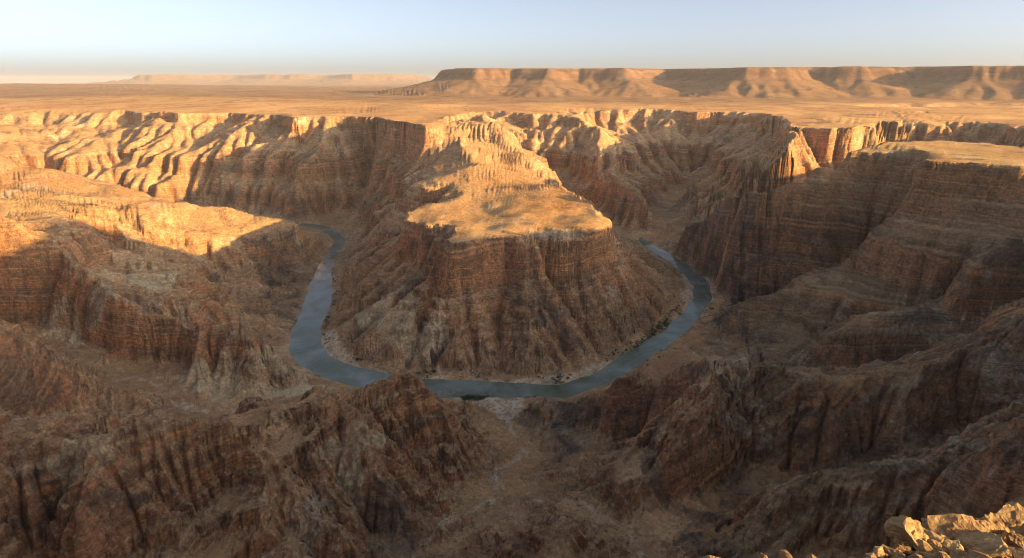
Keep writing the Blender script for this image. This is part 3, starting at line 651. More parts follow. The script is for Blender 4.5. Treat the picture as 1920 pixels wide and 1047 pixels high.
def rock_material():
    b = N('canyon_rock')
    geo = b.n('ShaderNodeNewGeometry'); pos = geo.outputs['Position']
    sep = b.n('ShaderNodeSeparateXYZ', Vector=pos)
    nrm = b.n('ShaderNodeSeparateXYZ', Vector=geo.outputs['Normal'])
    att = b.n('ShaderNodeVertexColor', layer_name='cover')
    am = b.n('ShaderNodeSeparateColor', Color=att.outputs['Color'])
    gat = b.n('ShaderNodeVertexColor', layer_name='geology')
    gm = b.n('ShaderNodeSeparateColor', Color=gat.outputs['Color'])
    n_mid = b.noise(pos, 0.013, 5, 0.6)
    n_fine = b.noise(pos, 0.11, 6, 0.65)
    n_grit = b.noise(pos, 0.45, 5, 0.7)
    # beds: height, tilted and bent by the folds
    zz = b.math('ADD', sep.outputs['Z'], b.n('ShaderNodeAttribute', attribute_name='fold').outputs['Fac'])
    zz = b.math('ADD', zz, b.math('MULTIPLY', b.math('SUBTRACT', n_mid, 0.5), 22.0))
    zz = b.math('ADD', zz, b.math('MULTIPLY', b.math('SUBTRACT', n_fine, 0.5), 3.0))
    bedv = b.n('ShaderNodeCombineXYZ', Z=zz).outputs[0]
    bed1 = b.noise(bedv, 0.026, 3, 0.6)
    bed2 = b.noise(bedv, 0.13, 4, 0.7)
    bed3 = b.noise(bedv, 0.55, 3, 0.7)
    bedcol = b.ramp(bed1, [(0.30, (0.13, 0.075, 0.046)), (0.40, (0.30, 0.155, 0.08)), (0.455, (0.36, 0.215, 0.118)), (0.50, (0.21, 0.12, 0.07)), (0.55, (0.42, 0.20, 0.088)), (0.62, (0.33, 0.175, 0.09)), (0.70, (0.50, 0.35, 0.21))])
    bedcol = b.mix(b.maprange(bed2, 0.44, 0.56, 0.0, 0.6), bedcol, (0.115, 0.07, 0.045, 1))
    bedcol = b.mix(b.maprange(bed3, 0.5, 0.62, 0.0, 0.16), bedcol, (0.5, 0.34, 0.2, 1))
    cliff = b.mix(b.maprange(b.noise(b.scale(pos, (1, 1, 0.3)), 0.03, 6, 0.65, 0.5), 0.46, 0.62, 0.0, 0.85), bedcol, (0.38, 0.19, 0.10, 1))
    cliff = b.mix(b.maprange(b.noise(b.scale(pos, (1, 1, 0.22)), 0.07, 6, 0.7, 0.4), 0.52, 0.64, 0.0, 0.7), cliff, (0.10, 0.058, 0.04, 1))
    # loose slopes and flats
    loose = b.ramp(b.noise(pos, 0.006, 7, 0.65, 0.4), [(0.3, (0.17, 0.10, 0.056)), (0.46, (0.30, 0.18, 0.096)), (0.56, (0.37, 0.225, 0.12)), (0.68, (0.48, 0.32, 0.18))])
    loose = b.mix(b.maprange(n_fine, 0.47, 0.62, 0.0, 0.55), loose, (0.13, 0.082, 0.05, 1))
    loose = b.mix(b.maprange(n_grit, 0.54, 0.66, 0.0, 0.45), loose, (0.52, 0.38, 0.24, 1))
    flat = b.ramp(b.noise(b.scale(pos, (1, 0.45, 1)), 0.0035, 8, 0.66, 0.5), [(0.30, (0.27, 0.13, 0.055)), (0.45, (0.40, 0.215, 0.088)), (0.54, (0.46, 0.265, 0.112)), (0.66, (0.52, 0.33, 0.155))])
    flat = b.mix(b.maprange(n_fine, 0.5, 0.66, 0.0, 0.5), flat, (0.22, 0.115, 0.055, 1))
    steep = b.math('ADD', nrm.outputs['Z'], b.math('MULTIPLY', b.math('SUBTRACT', n_fine, 0.5), 0.3))
    cliff = b.mix(1.0, cliff, (0.98, 0.93, 0.91, 1), 'MULTIPLY')
    loose = b.mix(1.0, loose, (1.24, 1.27, 1.3, 1), 'MULTIPLY')
    c = b.mix(b.maprange(steep, 0.56, 0.76), cliff, b.mix(b.math('ADD', b.maprange(n_mid, 0.35, 0.6, 0.12, 0.6), b.math('MULTIPLY', gm.outputs[2], 0.38), clamp=True), loose, bedcol))
    c = b.mix(b.math('MULTIPLY', b.maprange(steep, 0.945, 0.99), b.maprange(sep.outputs['Z'], 120, 190, 0.2, 1.0)), c, flat)
    # pale talus and dark varnish patches
    c = b.mix(b.maprange(b.noise(pos, 0.0075, 8, 0.72, 0.8), 0.57, 0.66, 0.0, 0.55), c, (0.48, 0.40, 0.30, 1))
    c = b.mix(b.maprange(b.noise(pos, 0.0052, 8, 0.72, 1.2), 0.545, 0.61, 0.0, 0.6), c, (0.095, 0.074, 0.062, 1))
    # the kinds of rock
    brk = b.noise(pos, 0.02, 7, 0.7, 0.6)
    grey = b.mix(1.0, c, (0.76, 0.83, 0.85, 1), 'MULTIPLY')
    c = b.mix(b.math('MULTIPLY', gm.outputs[2], 0.8), c, grey)
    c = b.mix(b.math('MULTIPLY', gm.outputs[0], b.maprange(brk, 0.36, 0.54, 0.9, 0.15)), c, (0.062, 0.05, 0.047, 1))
    c = b.mix(b.math('MULTIPLY', gm.outputs[1], b.maprange(brk, 0.42, 0.60, 0.8, 0.1)), c, (0.47, 0.375, 0.245, 1))
    red = b.mix(1.0, c, (0.40, 0.38, 0.43, 1), 'MULTIPLY')
    c = b.mix(b.math('MULTIPLY', gat.outputs['Alpha'], b.maprange(steep, 0.93, 0.998, 1.0, 0.75)), c, red)
    c = b.mix(b.math('MULTIPLY', am.outputs[0], b.maprange(n_fine, 0.4, 0.58, 0.2, 0.95)), c, (0.50, 0.40, 0.30, 1))
    c = b.mix(b.math('MULTIPLY', am.outputs[1], b.maprange(n_fine, 0.38, 0.55, 0.2, 0.95)), c, (0.05, 0.07, 0.026, 1))
    # dry scrub scattered over the gentler ground
    vor = b.n('ShaderNodeTexVoronoi', Vector=pos); vor.inputs['Scale'].default_value = 0.2; vor.inputs['Randomness'].default_value = 1.0
    dots = b.math('MULTIPLY', b.maprange(vor.outputs['Distance'], 0.10, 0.2, 1.0, 0.0), b.math('MULTIPLY', b.maprange(steep, 0.6, 0.8), b.maprange(brk, 0.42, 0.55)))
    c = b.mix(b.math('MULTIPLY', dots, 0.75), c, (0.07, 0.062, 0.032, 1))
    # grain of the broken surface: stones, cracks, crusts
    s1 = b.noise(pos, 0.21, 8, 0.8, 0.3); s2 = b.noise(b.scale(pos, (1, 1, 2.5)), 0.07, 8, 0.8, 0.5)
    grain = b.math('MULTIPLY', b.maprange(s1, 0.36, 0.64, 0.66, 1.34), b.maprange(s2, 0.36, 0.64, 0.72, 1.28))
    grain = b.math('ADD', b.math('MULTIPLY', b.math('SUBTRACT', grain, 1.0), b.maprange(steep, 0.93, 0.995, 1.0, 0.35)), 1.0)
    gcol = b.n('ShaderNodeCombineColor', Red=grain, Green=grain, Blue=grain)
    c = b.mix(1.0, c, gcol.outputs[0], 'MULTIPLY')
    crk = b.n('ShaderNodeTexVoronoi', Vector=b.scale(pos, (1, 1, 0.6))); crk.feature = 'DISTANCE_TO_EDGE'; crk.inputs['Scale'].default_value = 0.075
    c = b.mix(b.math('MULTIPLY', b.maprange(crk.outputs['Distance'], 0.02, 0.07, 1.0, 0.0), b.maprange(steep, 0.6, 0.8, 0.22, 0.0)), c, (0.07, 0.05, 0.04, 1))
    desat = b.n('ShaderNodeHueSaturation', Color=b.mix(1.0, c, (1.62, 1.63, 1.51, 1), 'MULTIPLY')); desat.inputs['Saturation'].default_value = 0.98; desat.inputs['Value'].default_value = 1.04
    # relief finer than the mesh
    h = b.math('MULTIPLY', b.noise(pos, 0.06, 9, 0.72), 9.0)
    h = b.math('ADD', h, b.math('MULTIPLY', bed2, b.math('ADD', b.maprange(steep, 0.55, 0.93, 5.0, 0.5), b.math('MULTIPLY', gm.outputs[2], 3.0))))
    h = b.math('ADD', h, b.math('MULTIPLY', bed3, b.maprange(steep, 0.55, 0.93, 1.5, 0.2)))
    h = b.math('ADD', h, b.math('MULTIPLY', b.noise(b.scale(pos, (1, 1, 0.3)), 0.10, 6, 0.65), b.maprange(steep, 0.55, 0.85, 5.0, 0.3)))
    bump = b.n('ShaderNodeBump', Height=h); bump.inputs['Strength'].default_value = 0.9; bump.inputs['Distance'].default_value = 1.0
    p = b.n('ShaderNodeBsdfPrincipled', Normal=bump.outputs[0]); b.set(p.inputs['Base Color'], desat.outputs[0])
    p.inputs['Roughness'].default_value = 0.95; p.inputs['Specular IOR Level'].default_value = 0.15
    b.t.links.new(p.outputs[0], b.out.inputs[0])
    return b.m
MAT['rock'] = rock_material()

def water_material():
    b = N('river_water')
    geo = b.n('ShaderNodeNewGeometry'); pos = geo.outputs['Position']
    h = b.math('ADD', b.noise(pos, 0.5, 4, 0.6), b.math('MULTIPLY', b.noise(pos, 0.05, 3), 2.0))
    bump = b.n('ShaderNodeBump', Height=h); bump.inputs['Strength'].default_value = 0.22; bump.inputs['Distance'].default_value = 0.3
    p = b.n('ShaderNodeBsdfPrincipled', Normal=bump.outputs[0])
    b.set(p.inputs['Base Color'], b.ramp(b.noise(pos, 0.014, 5, 0.6, 0.5), [(0.36, (0.13, 0.155, 0.10)), (0.5, (0.185, 0.23, 0.19)), (0.62, (0.25, 0.305, 0.265))]))
    b.set(p.inputs['Roughness'], b.maprange(b.noise(b.scale(pos, (1, 0.5, 1)), 0.03, 4, 0.6), 0.42, 0.6, 0.05, 0.3)); p.inputs['IOR'].default_value = 1.33
    b.t.links.new(p.outputs[0], b.out.inputs[0])
    return b.m
MAT['water'] = water_material()


# ------------------------------------------------------------------ the land
NAMES = {0: 'plateau', 1: 'canyon_wall_left', 2: 'ridge_near_left', 3: 'ridge_near_right', 4: 'mesa', 5: 'canyon_wall_right', 6: 'canyon_wall_far', 7: 'mound',
         8: 'hill_mesa_middle', 9: 'hill_mesa_right', 10: 'hill_mesa_distant'}
LABELS = {0: 'flat ochre desert plain stretching from the canyon rim to the horizon',
          1: 'banded brown canyon wall left of the river, its crest catching the sun',
          2: 'shaded brown ridge at the bottom left with a reddish rocky knob',
          3: 'dark shaded ridges at the bottom right with tilted beds and a pinnacle',
          4: 'flat-topped sunlit mesa inside the river bend with shaded gullied slopes',
          5: 'dark layered canyon wall right of the river under a lit plateau',
          6: 'far gullied canyon walls below the rim, part gold and part in shadow',
          7: 'low reddish mound between the two dry creek branches at the bottom centre',
          8: 'reddish table mountain on the horizon above the middle of the canyon',
          9: 'large table mountain on the horizon at the right with dark shaded bays',
          10: 'pale hazy table mountain far away on the left of the horizon'}

def grid_mesh(X, Y, Z, name_of=None):
    nr, nc = X.shape
    co = np.stack([X, Y, Z], -1).reshape(-1, 3).astype(f32)
    idx = np.arange(nr * nc).reshape(nr, nc)
    q = np.stack([idx[:-1, :-1], idx[:-1, 1:], idx[1:, 1:], idx[1:, :-1]], -1).reshape(-1, 4)
    reg = region(X.ravel(), Y.ravel(), Z.ravel())
    fr = reg[q[:, 0]]
    masks = surface_masks(X.ravel(), Y.ravel(), Z.ravel())
    rocks = rock_kinds(X.ravel(), Y.ravel())
    for r in np.unique(fr):
        f = q[fr == r]
        used = np.zeros(len(co), bool); used[f.ravel()] = True
        remap = np.cumsum(used) - 1
        v = co[used]; f = remap[f].astype(np.int32)
        me = bpy.data.meshes.new(NAMES[int(r)])
        me.vertices.add(len(v)); me.vertices.foreach_set('co', v.ravel())
        me.loops.add(f.size); me.loops.foreach_set('vertex_index', f.ravel())
        me.polygons.add(len(f)); me.polygons.foreach_set('loop_start', np.arange(0, f.size, 4, dtype=np.int32))
        me.polygons.foreach_set('use_smooth', np.ones(len(f), bool))
        me.update(calc_edges=True)
        at = me.attributes.new('cover', 'FLOAT_COLOR', 'POINT'); at.data.foreach_set('color', masks[used].astype(f32).ravel())
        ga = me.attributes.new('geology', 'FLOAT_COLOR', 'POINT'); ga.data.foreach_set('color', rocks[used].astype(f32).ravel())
        fa = me.attributes.new('fold', 'FLOAT', 'POINT'); fa.data.foreach_set('value', fold(v[:, 0], v[:, 1]).astype(f32))
        me.materials.append(MAT['rock'])
        o = bpy.data.objects.new(NAMES[int(r)] if name_of is None else name_of, me); COL.objects.link(o)
        o['kind'] = 'structure'
        o['label'] = LABELS[int(r)] if name_of is None else 'brown desert ground behind and beside the viewpoint'

def view_sector(half_deg, ncol, nrow, r0, r1):
    az = np.radians(np.linspace(-half_deg, half_deg, ncol))
    az_c = az[::10]
    rr = np.exp(np.linspace(math.log(r0), math.log(r1), 3600))
    A_, R_ = np.meshgrid(az_c, rr, indexing='ij')
    Zc = height((R_ * np.sin(A_)).astype(f32), (R_ * np.cos(A_)).astype(f32))
    ang = (Zc - EYE) / R_
    top = np.maximum.accumulate(ang, 1)
    seen = np.where(ang >= top - 0.022, 1.0, 0.4)
    dr = np.diff(R_, axis=1); dz = np.abs(np.diff(Zc, axis=1)); rm = R_[:, 1:]
    w = (dz / rm + np.abs(EYE - Zc[:, 1:]) * dr / rm ** 2 + 0.0006 * dr / rm * 10) * seen[:, 1:]
    w = np.where(rm < 330, w * 0.3, w); w = np.where(rm > 2900, w * 3.2, w)
    c = np.concatenate([np.zeros((len(az_c), 1)), np.cumsum(w, 1)], 1)
    c /= c[:, -1:]
    lr = np.stack([np.interp(np.linspace(0, 1, nrow), c[i], np.log(rr)) for i in range(len(az_c))])
    for _ in range(6):
        p = np.pad(lr, ((1, 1), (0, 0)), mode='edge'); lr = (p[:-2] + 2 * p[1:-1] + p[2:]) / 4
    full = np.empty((ncol, nrow))
    for k in range(nrow): full[:, k] = np.interp(az, az_c, lr[:, k])
    R = np.exp(full)
    X = (R * np.sin(az)[:, None]).astype(f32); Y = (R * np.cos(az)[:, None]).astype(f32)
    Z = height(X, Y, True)
    return X.T[:, ::1], Y.T, Z.T

Xs, Ys, Zs = view_sector(52, NCOL, NROW, 14, 45000)
print('sector', time.time() - T0)
grid_mesh(Xs, Ys, Zs)
az = np.radians(np.linspace(51.8, 360 - 51.8, 360)); rr = np.exp(np.linspace(math.log(14), math.log(30000), 220))
R_, A_ = np.meshgrid(rr, az, indexing='ij')
Xb = (R_ * np.sin(A_)).astype(f32); Yb = (R_ * np.cos(A_)).astype(f32)
Zb = np.where(Yb > -650, height(Xb, Yb), plateau(Xb, Yb))
grid_mesh(Xb, Yb, Zb - 0.3, 'terrain')
print('mesh', time.time() - T0)
# ------------------------------------------------------------------ river
def ribbon(name, line, half, z):
    pts = []
    P = [np.array(p[:2], float) for p in line]
    for i in range(len(P) - 1):
        p0, p1, p2, p3 = P[max(i - 1, 0)], P[i], P[i + 1], P[min(i + 2, len(P) - 1)]
        for t in np.linspace(0, 1, 8, endpoint=False):
            pts.append(0.5 * ((2 * p1) + (-p0 + p2) * t + (2 * p0 - 5 * p1 + 4 * p2 - p3) * t * t + (-p0 + 3 * p1 - 3 * p2 + p3) * t ** 3))
    pts.append(P[-1]); pts = np.array(pts)
    tg = np.gradient(pts, axis=0); tg /= np.linalg.norm(tg, axis=1)[:, None]; nn = np.stack([-tg[:, 1], tg[:, 0]], 1)
    vs = []; fs = []
    for k in range(len(pts)):
        for s in (-1, 1): vs.append((*(pts[k] + nn[k] * s * half), z))
        if k: fs.append((2 * k - 2, 2 * k - 1, 2 * k + 1, 2 * k))
    me = bpy.data.meshes.new(name); me.from_pydata(vs, [], fs); me.update()
    o = bpy.data.objects.new(name, me); COL.objects.link(o); return o
rv = ribbon('river', RIVER, 62, 0.0); rv.data.materials.append(MAT['water']); rv['kind'] = 'structure'
rv['label'] = 'calm grey-green river bending round the foot of the mesa'

# ------------------------------------------------------------------ air
def box_mesh(name, a, b):
    vs = [(x, y, z) for z in (a[2], b[2]) for y in (a[1], b[1]) for x in (a[0], b[0])]
    fs = [(0, 2, 3, 1), (4, 5, 7, 6), (0, 1, 5, 4), (2, 6, 7, 3), (0, 4, 6, 2), (1, 3, 7, 5)]
    me = bpy.data.meshes.new(name); me.from_pydata(vs, [], fs); me.update(); return me
hm = N('haze_air'); vol = hm.t.nodes.new('ShaderNodeVolumePrincipled')
vol.inputs['Color'].default_value = (0.9, 0.9, 0.96, 1); vol.inputs['Density'].default_value = 1.7e-5; vol.inputs['Anisotropy'].default_value = 0.0
hm.t.links.new(vol.outputs[0], hm.out.inputs['Volume'])
hz = bpy.data.objects.new('haze', box_mesh('haze', (-52000, -34000, -60), (52000, 50000, 780))); COL.objects.link(hz)
hz.data.materials.append(hm.m); hz['kind'] = 'stuff'; hz['label'] = 'thin warm evening haze over the canyon and the plain'
# ------------------------------------------------------------------ stones and plants
def link(name, me, mat=None, loc=(0, 0, 0), rot=(0, 0, 0), scale=(1, 1, 1)):
    o = bpy.data.objects.new(name, me); COL.objects.link(o)
    o.location = loc; o.rotation_euler = rot; o.scale = scale
    if mat and not me.materials: me.materials.append(mat)
    return o

def tag(o, label, cat, group=None):
    o['label'] = label; o['category'] = cat
    if group: o['group'] = group

def icosphere(sub):
    import bmesh
    bm = bmesh.new(); bmesh.ops.create_icosphere(bm, subdivisions=sub, radius=1.0)
    v = np.array([q.co[:] for q in bm.verts]); f = [[q.index for q in p.verts] for p in bm.faces]
    bm.free(); return v, f
ICO = {k: icosphere(k) for k in (1, 2, 4)}

def noise3(p, s, seed):
    return (gnoise(p[:, 0] * s + 7.3, p[:, 1] * s + p[:, 2] * s * 0.71, seed) + gnoise(p[:, 1] * s - 3.1, p[:, 2] * s + p[:, 0] * s * 0.53, seed + 1) + gnoise(p[:, 2] * s + 1.7, p[:, 0] * s - p[:, 1] * s * 0.6, seed + 2)) / 2

def stone_verts(rng, sub, rough, cuts=11):
    v = ICO[sub][0].copy()
    for k in range(cuts):                                   # broken along flat joints
        n = rng.normal(size=3); n /= np.linalg.norm(n); c = rng.uniform(0.36, 0.78)
        d = v @ n - c
        v = v - np.maximum(d, 0)[:, None] * n * 0.97
    if rough:
        nn = v / np.linalg.norm(v, axis=1)[:, None]
        q = (v[:, 2] + 0.25 * v[:, 0]) * 7 + noise3(v, 1.5, 210)
        led = np.abs(q - np.round(q))
        v = v + nn * (rough * (0.5 * noise3(v, 2.2, 220) + 0.35 * noise3(v, 5.0, 225) + 0.25 * noise3(v, 11.0, 230)) + rough * 0.35 * (led - 0.25))[:, None]
    return v

def mesh_of(name, v, f, mat, flat=True):
    me = bpy.data.meshes.new(name); me.from_pydata([tuple(p) for p in v], [], f); me.update()
    me.materials.append(mat)
    if not flat: me.polygons.foreach_set('use_smooth', np.ones(len(me.polygons), bool))
    return me

def stone_material(name, cols, scale, bump_d):
    b = N(name)
    tc = b.n('ShaderNodeTexCoord'); pos = tc.outputs['Object']
    inf = b.n('ShaderNodeObjectInfo')
    off = b.n('ShaderNodeVectorMath', operation='ADD'); b.set(off.inputs[0], pos)
    sc = b.n('ShaderNodeVectorMath', operation='SCALE'); b.set(sc.inputs[0], (3.1, 5.7, 9.3)); b.set(sc.inputs['Scale'], inf.outputs['Random'])
    b.set(off.inputs[1], sc.outputs[0]); p = off.outputs[0]
    n1 = b.noise(p, 1.3 * scale, 6, 0.65, 0.4); n2 = b.noise(p, 6.0 * scale, 6, 0.7); n3 = b.noise(b.scale(p, (1, 1, 5)), 2.4 * scale, 5, 0.65)
    c = b.ramp(n1, [(0.3, cols[0]), (0.5, cols[1]), (0.7, cols[2])])
    c = b.mix(b.maprange(n3, 0.5, 0.62, 0.0, 0.5), c, cols[0] + (1,))
    c = b.mix(b.maprange(n2, 0.56, 0.68, 0.0, 0.5), c, cols[3] + (1,))
    c = b.mix(b.maprange(b.noise(p, 0.9 * scale, 6, 0.7, 0.8), 0.47, 0.56, 0.0, 0.75), c, cols[0] + (1,))  # broad darker patches, coloured to imitate faces turned away from the sun
    h = b.math('ADD', b.math('MULTIPLY', n2, 0.5), b.math('ADD', b.math('MULTIPLY', n3, 0.8), b.math('MULTIPLY', b.noise(p, 22 * scale, 5, 0.7), 0.15)))
    bp = b.n('ShaderNodeBump', Height=h); bp.inputs['Strength'].default_value = 0.9; bp.inputs['Distance'].default_value = bump_d
    pr = b.n('ShaderNodeBsdfPrincipled', Normal=bp.outputs[0]); b.set(pr.inputs['Base Color'], c); pr.inputs['Roughness'].default_value = 0.9; pr.inputs['Specular IOR Level'].default_value = 0.2
    b.t.links.new(pr.outputs[0], b.out.inputs[0]); return b.m
MAT['boulder'] = stone_material('weathered_boulder', [(0.24, 0.145, 0.075), (0.46, 0.31, 0.15), (0.60, 0.43, 0.20), (0.12, 0.085, 0.06)], 1.0, 0.12)
MAT['riverstone'] = stone_material('river_stone', [(0.25, 0.21, 0.17), (0.40, 0.34, 0.28), (0.55, 0.48, 0.40), (0.14, 0.12, 0.10)], 0.5, 0.1)
MAT['scree'] = stone_material('scree_stone', [(0.15, 0.095, 0.065), (0.30, 0.19, 0.115), (0.46, 0.33, 0.21), (0.09, 0.065, 0.05)], 0.02, 0.2)

# the ledge the viewer stands on
EDGE_X = [-8, -3, 0, 1.1, 1.6, 2.3, 2.7, 3.2, 3.8, 4.3, 4.7, 5.3, 5.9, 6.3, 7, 7.7, 10, 15]
EDGE_Y = [-1, 1.5, 3.0, 4.0, 4.6, 4.8, 4.9, 4.95, 5.3, 5.7, 6.1, 6.4, 6.6, 6.75, 7.2, 7.8, 8.8, 9.5]
def ledge_z(x, y):
    z = 497.6 - 0.148 * x - 0.358 * y
    return np.where(np.asarray(y) < 0, np.minimum(z, 497.9), z)
def ledge():
    n = 190
    gx_, gy_ = np.meshgrid(np.linspace(-8, 15, n), np.linspace(-15, 11, n))
    edge = np.interp(gx_, EDGE_X, EDGE_Y) + 0.12 * fbm(gx_ / 0.8, gy_ / 0.8, 3, 240)
    z = ledge_z(gx_, gy_)
    z = z + 0.10 * fbm(gx_ / 0.9, gy_ / 0.9, 4, 243) + 0.07 * np.abs(fbm(gx_ / 0.25, gy_ / 0.25, 3, 247))
    o = np.maximum(gy_ - edge, 0)
    z = z - 6.5 * o - 3 * o * o
    out = np.maximum(np.maximum(gx_ - 12, -gx_ - 5), -gy_ - 12)
    z = z - 2.2 * np.maximum(out, 0)
    z = np.maximum(z, 462)
    idx = np.arange(n * n).reshape(n, n)
    f = np.stack([idx[:-1, :-1], idx[:-1, 1:], idx[1:, 1:], idx[1:, :-1]], -1).reshape(-1, 4).tolist()
    me = mesh_of('ground', np.stack([gx_, gy_, z], -1).reshape(-1, 3), f, MAT['boulder'])
    o_ = link('ground', me); o_['kind'] = 'structure'; o_['label'] = 'broken stony ledge under the viewpoint at the bottom right'
ledge()

rng = np.random.default_rng(5)
BOULDER_LABELS = ['broad golden slab with a flat lit top, largest of the boulders', 'grey-brown block leaning against the left side of the largest slab', 'squat brown block at the lower left end of the boulder pile', 'upright brown block second from the left end of the boulder pile', 'grey pointed boulder standing just behind the right end of the largest slab', 'steep ribbed golden boulder right of the grey pointed one', 'long sunlit slab high on the right of the boulder pile', 'uppermost boulder at the right edge of the picture', 'small yellow block in front of the largest slab', 'low grey block right of the small yellow block', 'long golden slab near the bottom below the steep ribbed boulder', 'small knobbly boulder between the ribbed boulder and the high slab', 'pointed orange boulder tip at the bottom edge, left of the pair', 'flat orange boulder tip at the bottom edge, right of the pair', 'small orange rock tip standing alone at the bottom edge', 'dark block at the bottom under the left end of the largest slab', 'small golden boulder at the right edge below the high slab', 'small boulder tucked under the grey pointed boulder', 'little golden boulder at the bottom right of the long low slab', 'boulder at the right edge beside the high slab', 'rough block at the very bottom left of the boulder pile', 'small boulder in the bottom right corner', 'low stone at the bottom below the low grey block', 'low stone at the bottom left of the long golden slab']
for k, (x, y, z, a, c, sp, t0, t1) in enumerate(BOULDERS):
    v = stone_verts(rng, 4, 0.24, 13)
    k_ = 1.1 if k < 11 else 0.85
    v = v * np.array([a * 1.15, a * 1.0, c * 0.9]) * k_
    me = mesh_of('boulder', v, ICO[4][1], MAT['boulder'])
    o = link('boulder', me, None, (x, y, z), (t0, t1, sp))
    tag(o, BOULDER_LABELS[k], 'boulder', 'sunlit boulders on the ledge')
# rubble between them
def pile(name, pts, sizes, mat, rng, label, sub=1, flatk=0.7):
    bv, bf = [], []; nv = 0
    base = [stone_verts(rng, sub, 0, 7) for _ in range(10)]
    for (x, y, z), s in zip(pts, sizes):
        q = base[rng.integers(10)] * np.array([s, s * rng.uniform(0.6, 1), s * flatk])
        a = rng.uniform(0, 6.28); ca, sa = math.cos(a), math.sin(a)
        q = np.stack([q[:, 0] * ca - q[:, 1] * sa, q[:, 0] * sa + q[:, 1] * ca, q[:, 2]], 1) + (x, y, z)
        bv.append(q); bf.append(np.array(ICO[sub][1]) + nv); nv += len(q)
    me = mesh_of(name, np.concatenate(bv), np.concatenate(bf).tolist(), mat)
    o = link(name, me); o['kind'] = 'stuff'; o['label'] = label
    return o
pts = []; sz = []
while len(pts) < 760:
    px = rng.uniform(2.6, 8.5); py = rng.uniform(3.6, 8.4)
    e = np.interp(px, EDGE_X, EDGE_Y)
    if py > e - 0.05 or py < e - 2.4: continue
    z = float(ledge_z(px, py))
    pts.append((px, py, z + 0.05)); sz.append(0.03 + 0.17 * rng.random() ** 2.5)
pile('rubble', pts, sz, MAT['boulder'], rng, 'small broken stones lying between the sunlit boulders')

# boulders in and beside the river
def along(line, t):
    i = int(t); i = min(max(i, 0), len(line) - 2); u = t - i
    p, q = np.array(line[i][:2], float), np.array(line[i + 1][:2], float)
    d = q - p; d /= np.linalg.norm(d); return p + (q - p) * u, np.array([-d[1], d[0]])
def ground_z(x, y):
    return float(height(np.array([x], f32), np.array([y], f32), True)[0])
stones = [mesh_of('river_boulder', stone_verts(rng, 2, 0.08), ICO[2][1], MAT['riverstone']) for _ in range(6)]
cnt = 0
while cnt < 90:
    t = rng.choice([rng.uniform(8.5, 12.5), rng.uniform(15.5, 24.5), rng.uniform(26, 29)])
    p, n_ = along(RIVER, t); hw_ = float(np.interp(t, np.arange(len(RIVER)), RIVER_HALF))
    off = rng.choice([-1, 1]) * (hw_ + rng.uniform(-9, 7)) if rng.random() < 0.85 else rng.uniform(-0.7, 0.7) * hw_
    if 15 < t < 25 and rng.random() < 0.75: off = abs(off)
    x, y = p + n_ * off
    z = max(ground_z(x, y), -0.4)
    s = rng.uniform(0.9, 2.6)
    o = link('river_boulder', stones[cnt % 6], None, (x, y, z + 0.1 * s), (0, 0, rng.uniform(0, 6.28)), (s, s * rng.uniform(.7, 1), s * 0.6))
    arm = 'left arm' if t < 15.5 else 'front bend' if t < 21 else 'right arm'
    tag(o, 'pale boulder in the shallows along the ' + arm + ' of the river', 'boulder', 'pale boulders along the ' + arm)
    cnt += 1
# gravel of the dry creeks and scree on the near slopes
pts = []; sz = []
for name, n_ in (('creek', 700), ('creekr', 420), ('lt', 160), ('rt', 160)):
    L = VALLEYS[name]
    for _ in range(n_):
        p, nn = along(L, rng.uniform(0, len(L) - 1.001)); x, y = p + nn * rng.normal() * 4.0
        pts.append((x, y)); sz.append(0.35 + 1.0 * rng.random() ** 3)
zz = height(np.array([p[0] for p in pts], f32), np.array([p[1] for p in pts], f32), True)
pile('gravel', [(p[0], p[1], z) for p, z in zip(pts, zz)], sz, MAT['riverstone'], rng, 'pale stones strewn along the dry creek beds')
X = rng.uniform(-520, 520, 26000); Y = rng.uniform(400, 800, 26000)
ok = np.abs(X) < 0.98 * Y
gx__ = sample(CGX, GX0, GY0, GR, X, Y); gy__ = sample(CGY, GX0, GY0, GR, X, Y); sl = np.hypot(gx__, gy__)
ok &= (sl < 1.3) & (fbm(X / 45, Y / 45, 3, 250) + 0.5 * gnoise(X / 9, Y / 9, 255) > 0.25)
X, Y = X[ok][:7000], Y[ok][:7000]; Z = height(X.astype(f32), Y.astype(f32), True)
pile('scree', list(zip(X, Y, Z)), list(0.25 + 1.1 * rng.random(len(X)) ** 3), MAT['scree'], rng, 'loose stones scattered over the shaded near slopes')

# shrubs
def leaf_material(name, c1, c2):
    b = N(name); geo = b.n('ShaderNodeNewGeometry'); inf = b.n('ShaderNodeObjectInfo')
    f = b.math('ADD', b.math('MULTIPLY', b.noise(geo.outputs['Position'], 0.9, 3), 0.6), b.math('MULTIPLY', inf.outputs['Random'], 0.4))
    pr = b.n('ShaderNodeBsdfPrincipled'); b.set(pr.inputs['Base Color'], b.mix(f, c1, c2)); pr.inputs['Roughness'].default_value = 0.8
    b.t.links.new(pr.outputs[0], b.out.inputs[0]); return b.m
MAT['green'] = leaf_material('river_leaf', (0.035, 0.06, 0.016, 1), (0.09, 0.13, 0.035, 1))
MAT['dry'] = leaf_material('dry_leaf', (0.06, 0.055, 0.028, 1), (0.13, 0.11, 0.06, 1))
MAT['twig'] = leaf_material('twig_bark', (0.10, 0.07, 0.045, 1), (0.16, 0.11, 0.07, 1))
